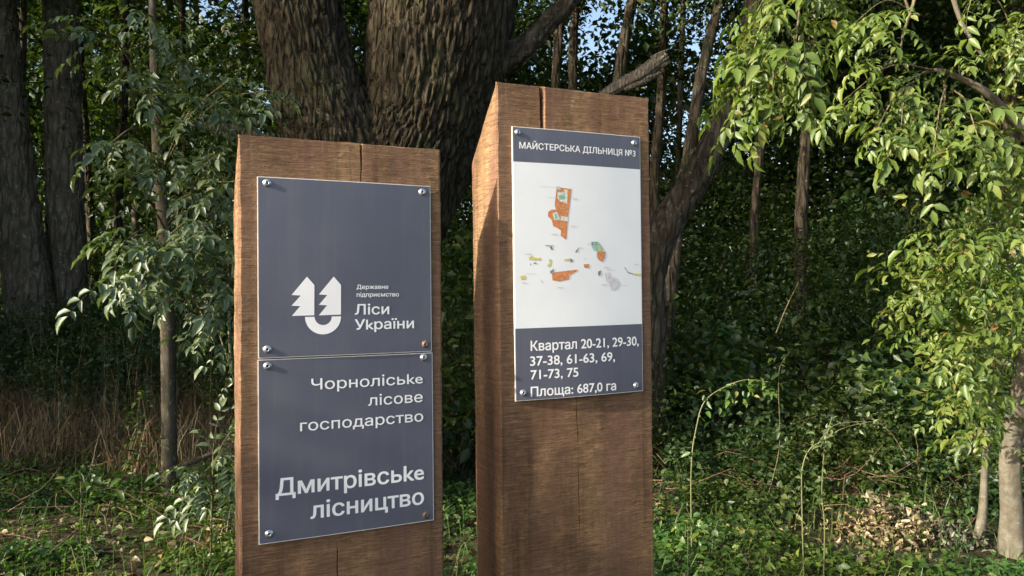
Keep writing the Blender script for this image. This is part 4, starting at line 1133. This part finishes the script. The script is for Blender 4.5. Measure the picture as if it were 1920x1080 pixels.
def dead_pile():
    rg = np.random.default_rng(37); n = 1300
    c = at(1690, 1010, 4.75); P = []; 
    while len(P) < n:
        u, v = rg.normal(size=2) * .5
        if abs(u) > 1.3: continue
        P.append((c.x + .04 + u * .42, c.y + .05 + v * .25, ground_z(c.x, c.y) + abs(rg.normal(0, .07)) * max(.2, 1 - u * u)))
    for _ in range(160): P.append((at(1645, 0, 4.85).x + rg.normal() * .03, 4.85 + rg.normal() * .05, .02 + rg.uniform(0, .26)))
    P = np.array(P); n = len(P); Ls = rg.uniform(.015, .06, n)
    V, Fc = leaves(P, rg.normal(size=(n, 3)), rg.normal(size=(n, 3)) + [0, 0, .5], Ls, Ls * rg.uniform(.3, .7, n), fold=.7, six=True)
    o = link('dead_leaf_heap', mesh_np('dead_leaf_heap', V, Fc), None, M['leaf_dead'])
    props(o, 'heap of pale curled dead leaves before the right edge stem', 'dead leaves', kind='stuff')
dead_pile()

def rod(name, pts, radii, m_, label, cat, seg=8, rings=None, bark=.0, rough=.15, cap=True):
    """a lying branch or stick"""
    b = np.array(pts[0]); V, Fc = tube([np.array(p) - b for p in pts], radii, seg, rings or len(pts) * 8, bark=bark, bscale=(40, 6), rough=rough, seed=len(label), cap=cap)
    o = link(name, clean_tube_mesh(name, (V, Fc)), None, m_); o.location = tuple(b); return props(o, label, cat)
rod('broken_branch', [at(318, 224, 6.0), at(350, 231, 6.0), at(395, 238, 6.0), at(450, 246, 6.0), at(520, 268, 6.0), at(640, 310, 5.8)], [.006, .022, .034, .036, .036, .03], M['dead_wood'],
    'pale torn dead branch reaching left from the big tree above the left post', 'branch', 12, 60, .006, .3)
rod('fallen_branch', [at(282, 893, 5.6), at(320, 880, 5.7), at(360, 866, 5.8), at(395, 852, 5.9), at(450, 835, 6.0)], [.008, .016, .02, .02, .018], M['dead_wood'], 'long brown fallen branch lying in the greenery left of the posts', 'branch', 10, 40, .002)
rod('fallen_branch', [at(392, 793, 6.3), at(410, 799, 6.3), at(440, 803, 6.4), at(500, 806, 6.5)], [.006, .014, .018, .018], M['pale_bark'], 'short pale fallen stick touching the left post edge', 'branch', 10, 40, .001)
rod('standing_stick', [at(436, 700, 5.2), at(431, 640, 5.2), at(429, 560, 5.2), at(430, 480, 5.2)], [.012, .012, .011, .007], M['pale_bark'], 'short upright pale stem hugging the left post edge', 'branch', 10, 40, .001)
rod('dry_stem', [at(1455, 625, 5.5), at(1475, 575, 5.5), at(1497, 530, 5.5)], [.004, .004, .002], M['twig'], 'thin bare leaning stem in the dark gap right of the posts', 'stem', 6)

def weed(name, label, pts, r, Y, leafspec, mt='stem', lm='leaf_under', L=.06, cat='weed', branches=()):
    base = at(*pts[0], Y); base.z = min(base.z, ground_z(base.x, base.y) + .0) if base.z > ground_z(base.x, base.y) else base.z
    base.z = ground_z(base.x, base.y)
    t = thing(name, base, label, cat); B = np.array(base)
    P = [np.array(at(x, y, Y)) - B for x, y in pts]; P[0][2] = -.02
    link('stem', mesh_np('stem', *tube(P, list(np.linspace(r, r * .5, len(P))), 7, len(P) * 8, rough=.15), True), t, M[mt])
    for bp in branches:
        Q = [np.array(at(x, y, Y)) - B for x, y in bp]
        link('side_stem', mesh_np('side_stem', *tube(Q, list(np.linspace(r * .6, r * .3, len(Q))), 5, 12), True), t, M[mt])
    rg = np.random.default_rng(len(label))
    if len(pts) > 4:
        q = [(x, y) for x, y in pts[1:]]
        extra = [((q[i][0] * (1 - t_) + q[i + 1][0] * t_), (q[i][1] * (1 - t_) + q[i + 1][1] * t_), 1, .012, .5) for i in range(len(q) - 1) for t_ in (.1, .4, .75)]
        leafspec = list(leafspec) + extra
        for ex, ey, *_r in extra[::2]:
            c0 = np.array(at(ex, ey, Y)) - B
            link('stem_joint', mesh_np('stem_joint', *tube([c0 - [0, 0, .006], c0, c0 + [0, 0, .006]], [r * .5, r * 1.35, r * .5], 7, 7), True), t, M[mt])
    for x, y, n, rad, down in leafspec:
        c = np.array(at(x, y, Y)) - B
        for k in range(n):
            p = c + rg.normal(size=3) * rad * [1, .7, .7]; Ls = L * rg.uniform(.6, 1.2)
            V, Fc = leaves([p], [rg.normal(size=3) * [1, 1, .5] + [0, 0, -down]], [rg.normal(size=3) * .4 + [0, -.3, 1]], [Ls], [Ls * .45], six=True)
            link('leaf', mesh_np('leaf', V, Fc), t, M[lm])
    return t
weed('bent_weed', 'tall weed arching over to the right beside the right post', [(1297, 960), (1296, 880), (1306, 800), (1322, 752), (1360, 725), (1400, 712), (1440, 716)], .0042, 4.3,
     [(1330, 735, 5, .03, 1), (1360, 740, 6, .03, 1.2), (1385, 745, 12, .045, 1.4), (1410, 722, 16, .04, .5), (1440, 726, 18, .05, .5), (1350, 765, 8, .04, 1.2)], L=.055, lm='leaf_cover')
weed('drooping_weed', 'yellow stemmed weed topped with a tuft of pale leaves, left of a pair', [(1508, 1000), (1503, 920), (1506, 870), (1520, 840), (1540, 828), (1560, 815)], .0040, 3.9,
     [(1525, 828, 5, .02, .3), (1545, 825, 8, .025, .2)], L=.05, lm='leaf_dusty', branches=[[(1535, 830), (1560, 800), (1590, 792), (1625, 790)]])
weed('upright_weed', 'yellow stemmed upright weed with a grey seedy top, right of a pair', [(1543, 1040), (1546, 990), (1541, 930), (1544, 860), (1550, 820), (1560, 782)], .0040, 3.95,
     [(1550, 838, 7, .03, .3), (1560, 800, 10, .03, -.2), (1558, 782, 8, .02, -.3), (1620, 790, 16, .035, -.1), (1640, 795, 12, .03, -.1)], L=.035, lm='leaf_dusty', branches=[[(1555, 815), (1590, 800), (1635, 790)]])
weed('thin_weed', 'thin kinked grey stem standing between the bent weed and the pair', [(1430, 900), (1458, 860), (1462, 800), (1460, 740), (1462, 690), (1480, 660)], .004, 5.4,
     [(1462, 690, 6, .05, .2), (1478, 665, 6, .05, .2), (1440, 815, 8, .06, .2), (1490, 812, 8, .06, .2)], mt='twig', L=.07)
weed('young_plant', 'small plant with bright yellow-green leaves right of the right post', [(1288, 1060), (1290, 1010), (1288, 975)], .003, 3.5,
     [(1240, 975, 4, .012, .1), (1268, 985, 5, .02, .1), (1292, 980, 7, .02, .1), (1302, 1000, 4, .015, .2)], lm='leaf_yellow', L=.045, cat='plant')
weed('climbing_plant', 'leafy green climbing plant standing in the dry grass left of the posts', [(268, 900), (264, 850), (258, 800), (262, 745)], .004, 5.6,
     [(262, 745, 8, .06, .2), (258, 780, 14, .07, .2), (264, 820, 18, .08, .2), (268, 860, 20, .09, .2), (262, 890, 16, .1, .2)], lm='leaf_cover', L=.075, cat='plant')
weed('broad_leaved_plant', 'low clump of round bright leaves in the left foreground', [(152, 960), (152, 925), (150, 890)], .004, 5.2,
     [(140, 900, 14, .08, .1), (175, 905, 14, .08, .1), (205, 920, 12, .07, .1), (230, 915, 8, .05, .1)], lm='leaf_cover', L=.085, cat='plant')

# ------------------------------------------------------------------ trees of the wood's edge further left: they throw the shade
SHADE = [crown_mesh(i, 230, 200, 2.5, 3.3, .12) for i in (11, 12)]
THIN = crown_mesh(15, 185, 170, 2.5, 3.3, .10); THIN.materials.append(M['leaf_forest'])
for c in SHADE: c.materials.append(M['leaf_forest'])
sb = thing('roadside_bush', (-8.3, -2.6, 0), 'rounded bush beside the track left of the view', 'bush')
c = link('foliage', SHADE[0], sb); c['kind'] = 'stuff'; c.location = (0, 0, 2.0); c.scale = (1.05, 1.05, .70)
for i, (x, y, h, s) in enumerate([(-10.4, 5.5, 5.0, 1.05), (-11.2, 1.2, 6.6, .92), (-14.5, 3.5, 6.2, 1.2), (-11.5, 8.0, 5.5, 1.1)]):
    z0 = ground_z(x, y)
    t = thing('roadside_tree', (x, y, z0), 'leafy tree of the wood edge left of the view, ' + ('nearest the camera line', 'behind the rounded bush', 'in the second row', 'deepest into the wood')[i], 'tree', 'wood edge trees left of the view')
    link('trunk', mesh_np('trunk', *tube([(0, 0, -.2), (.1, 0, 2), (.15, .1, 4.5), (.3, .1, 8)], [.22, .17, .13, .06], 14, 30, rough=.1, seed=i), True), t, M['dark_bark'])
    for zz in ((h - 2.6, h + .6) if i != 1 else (h + .6,)):
        c = link('crown', SHADE[(i + int(zz)) % 2] if i > 1 else THIN if i == 1 else CROWNS[1], t); c['kind'] = 'stuff'; c.location = (.2, 0, zz - z0); c.rotation_euler = (0, 0, i * 1.3 + zz); c.scale = (s, s, s)
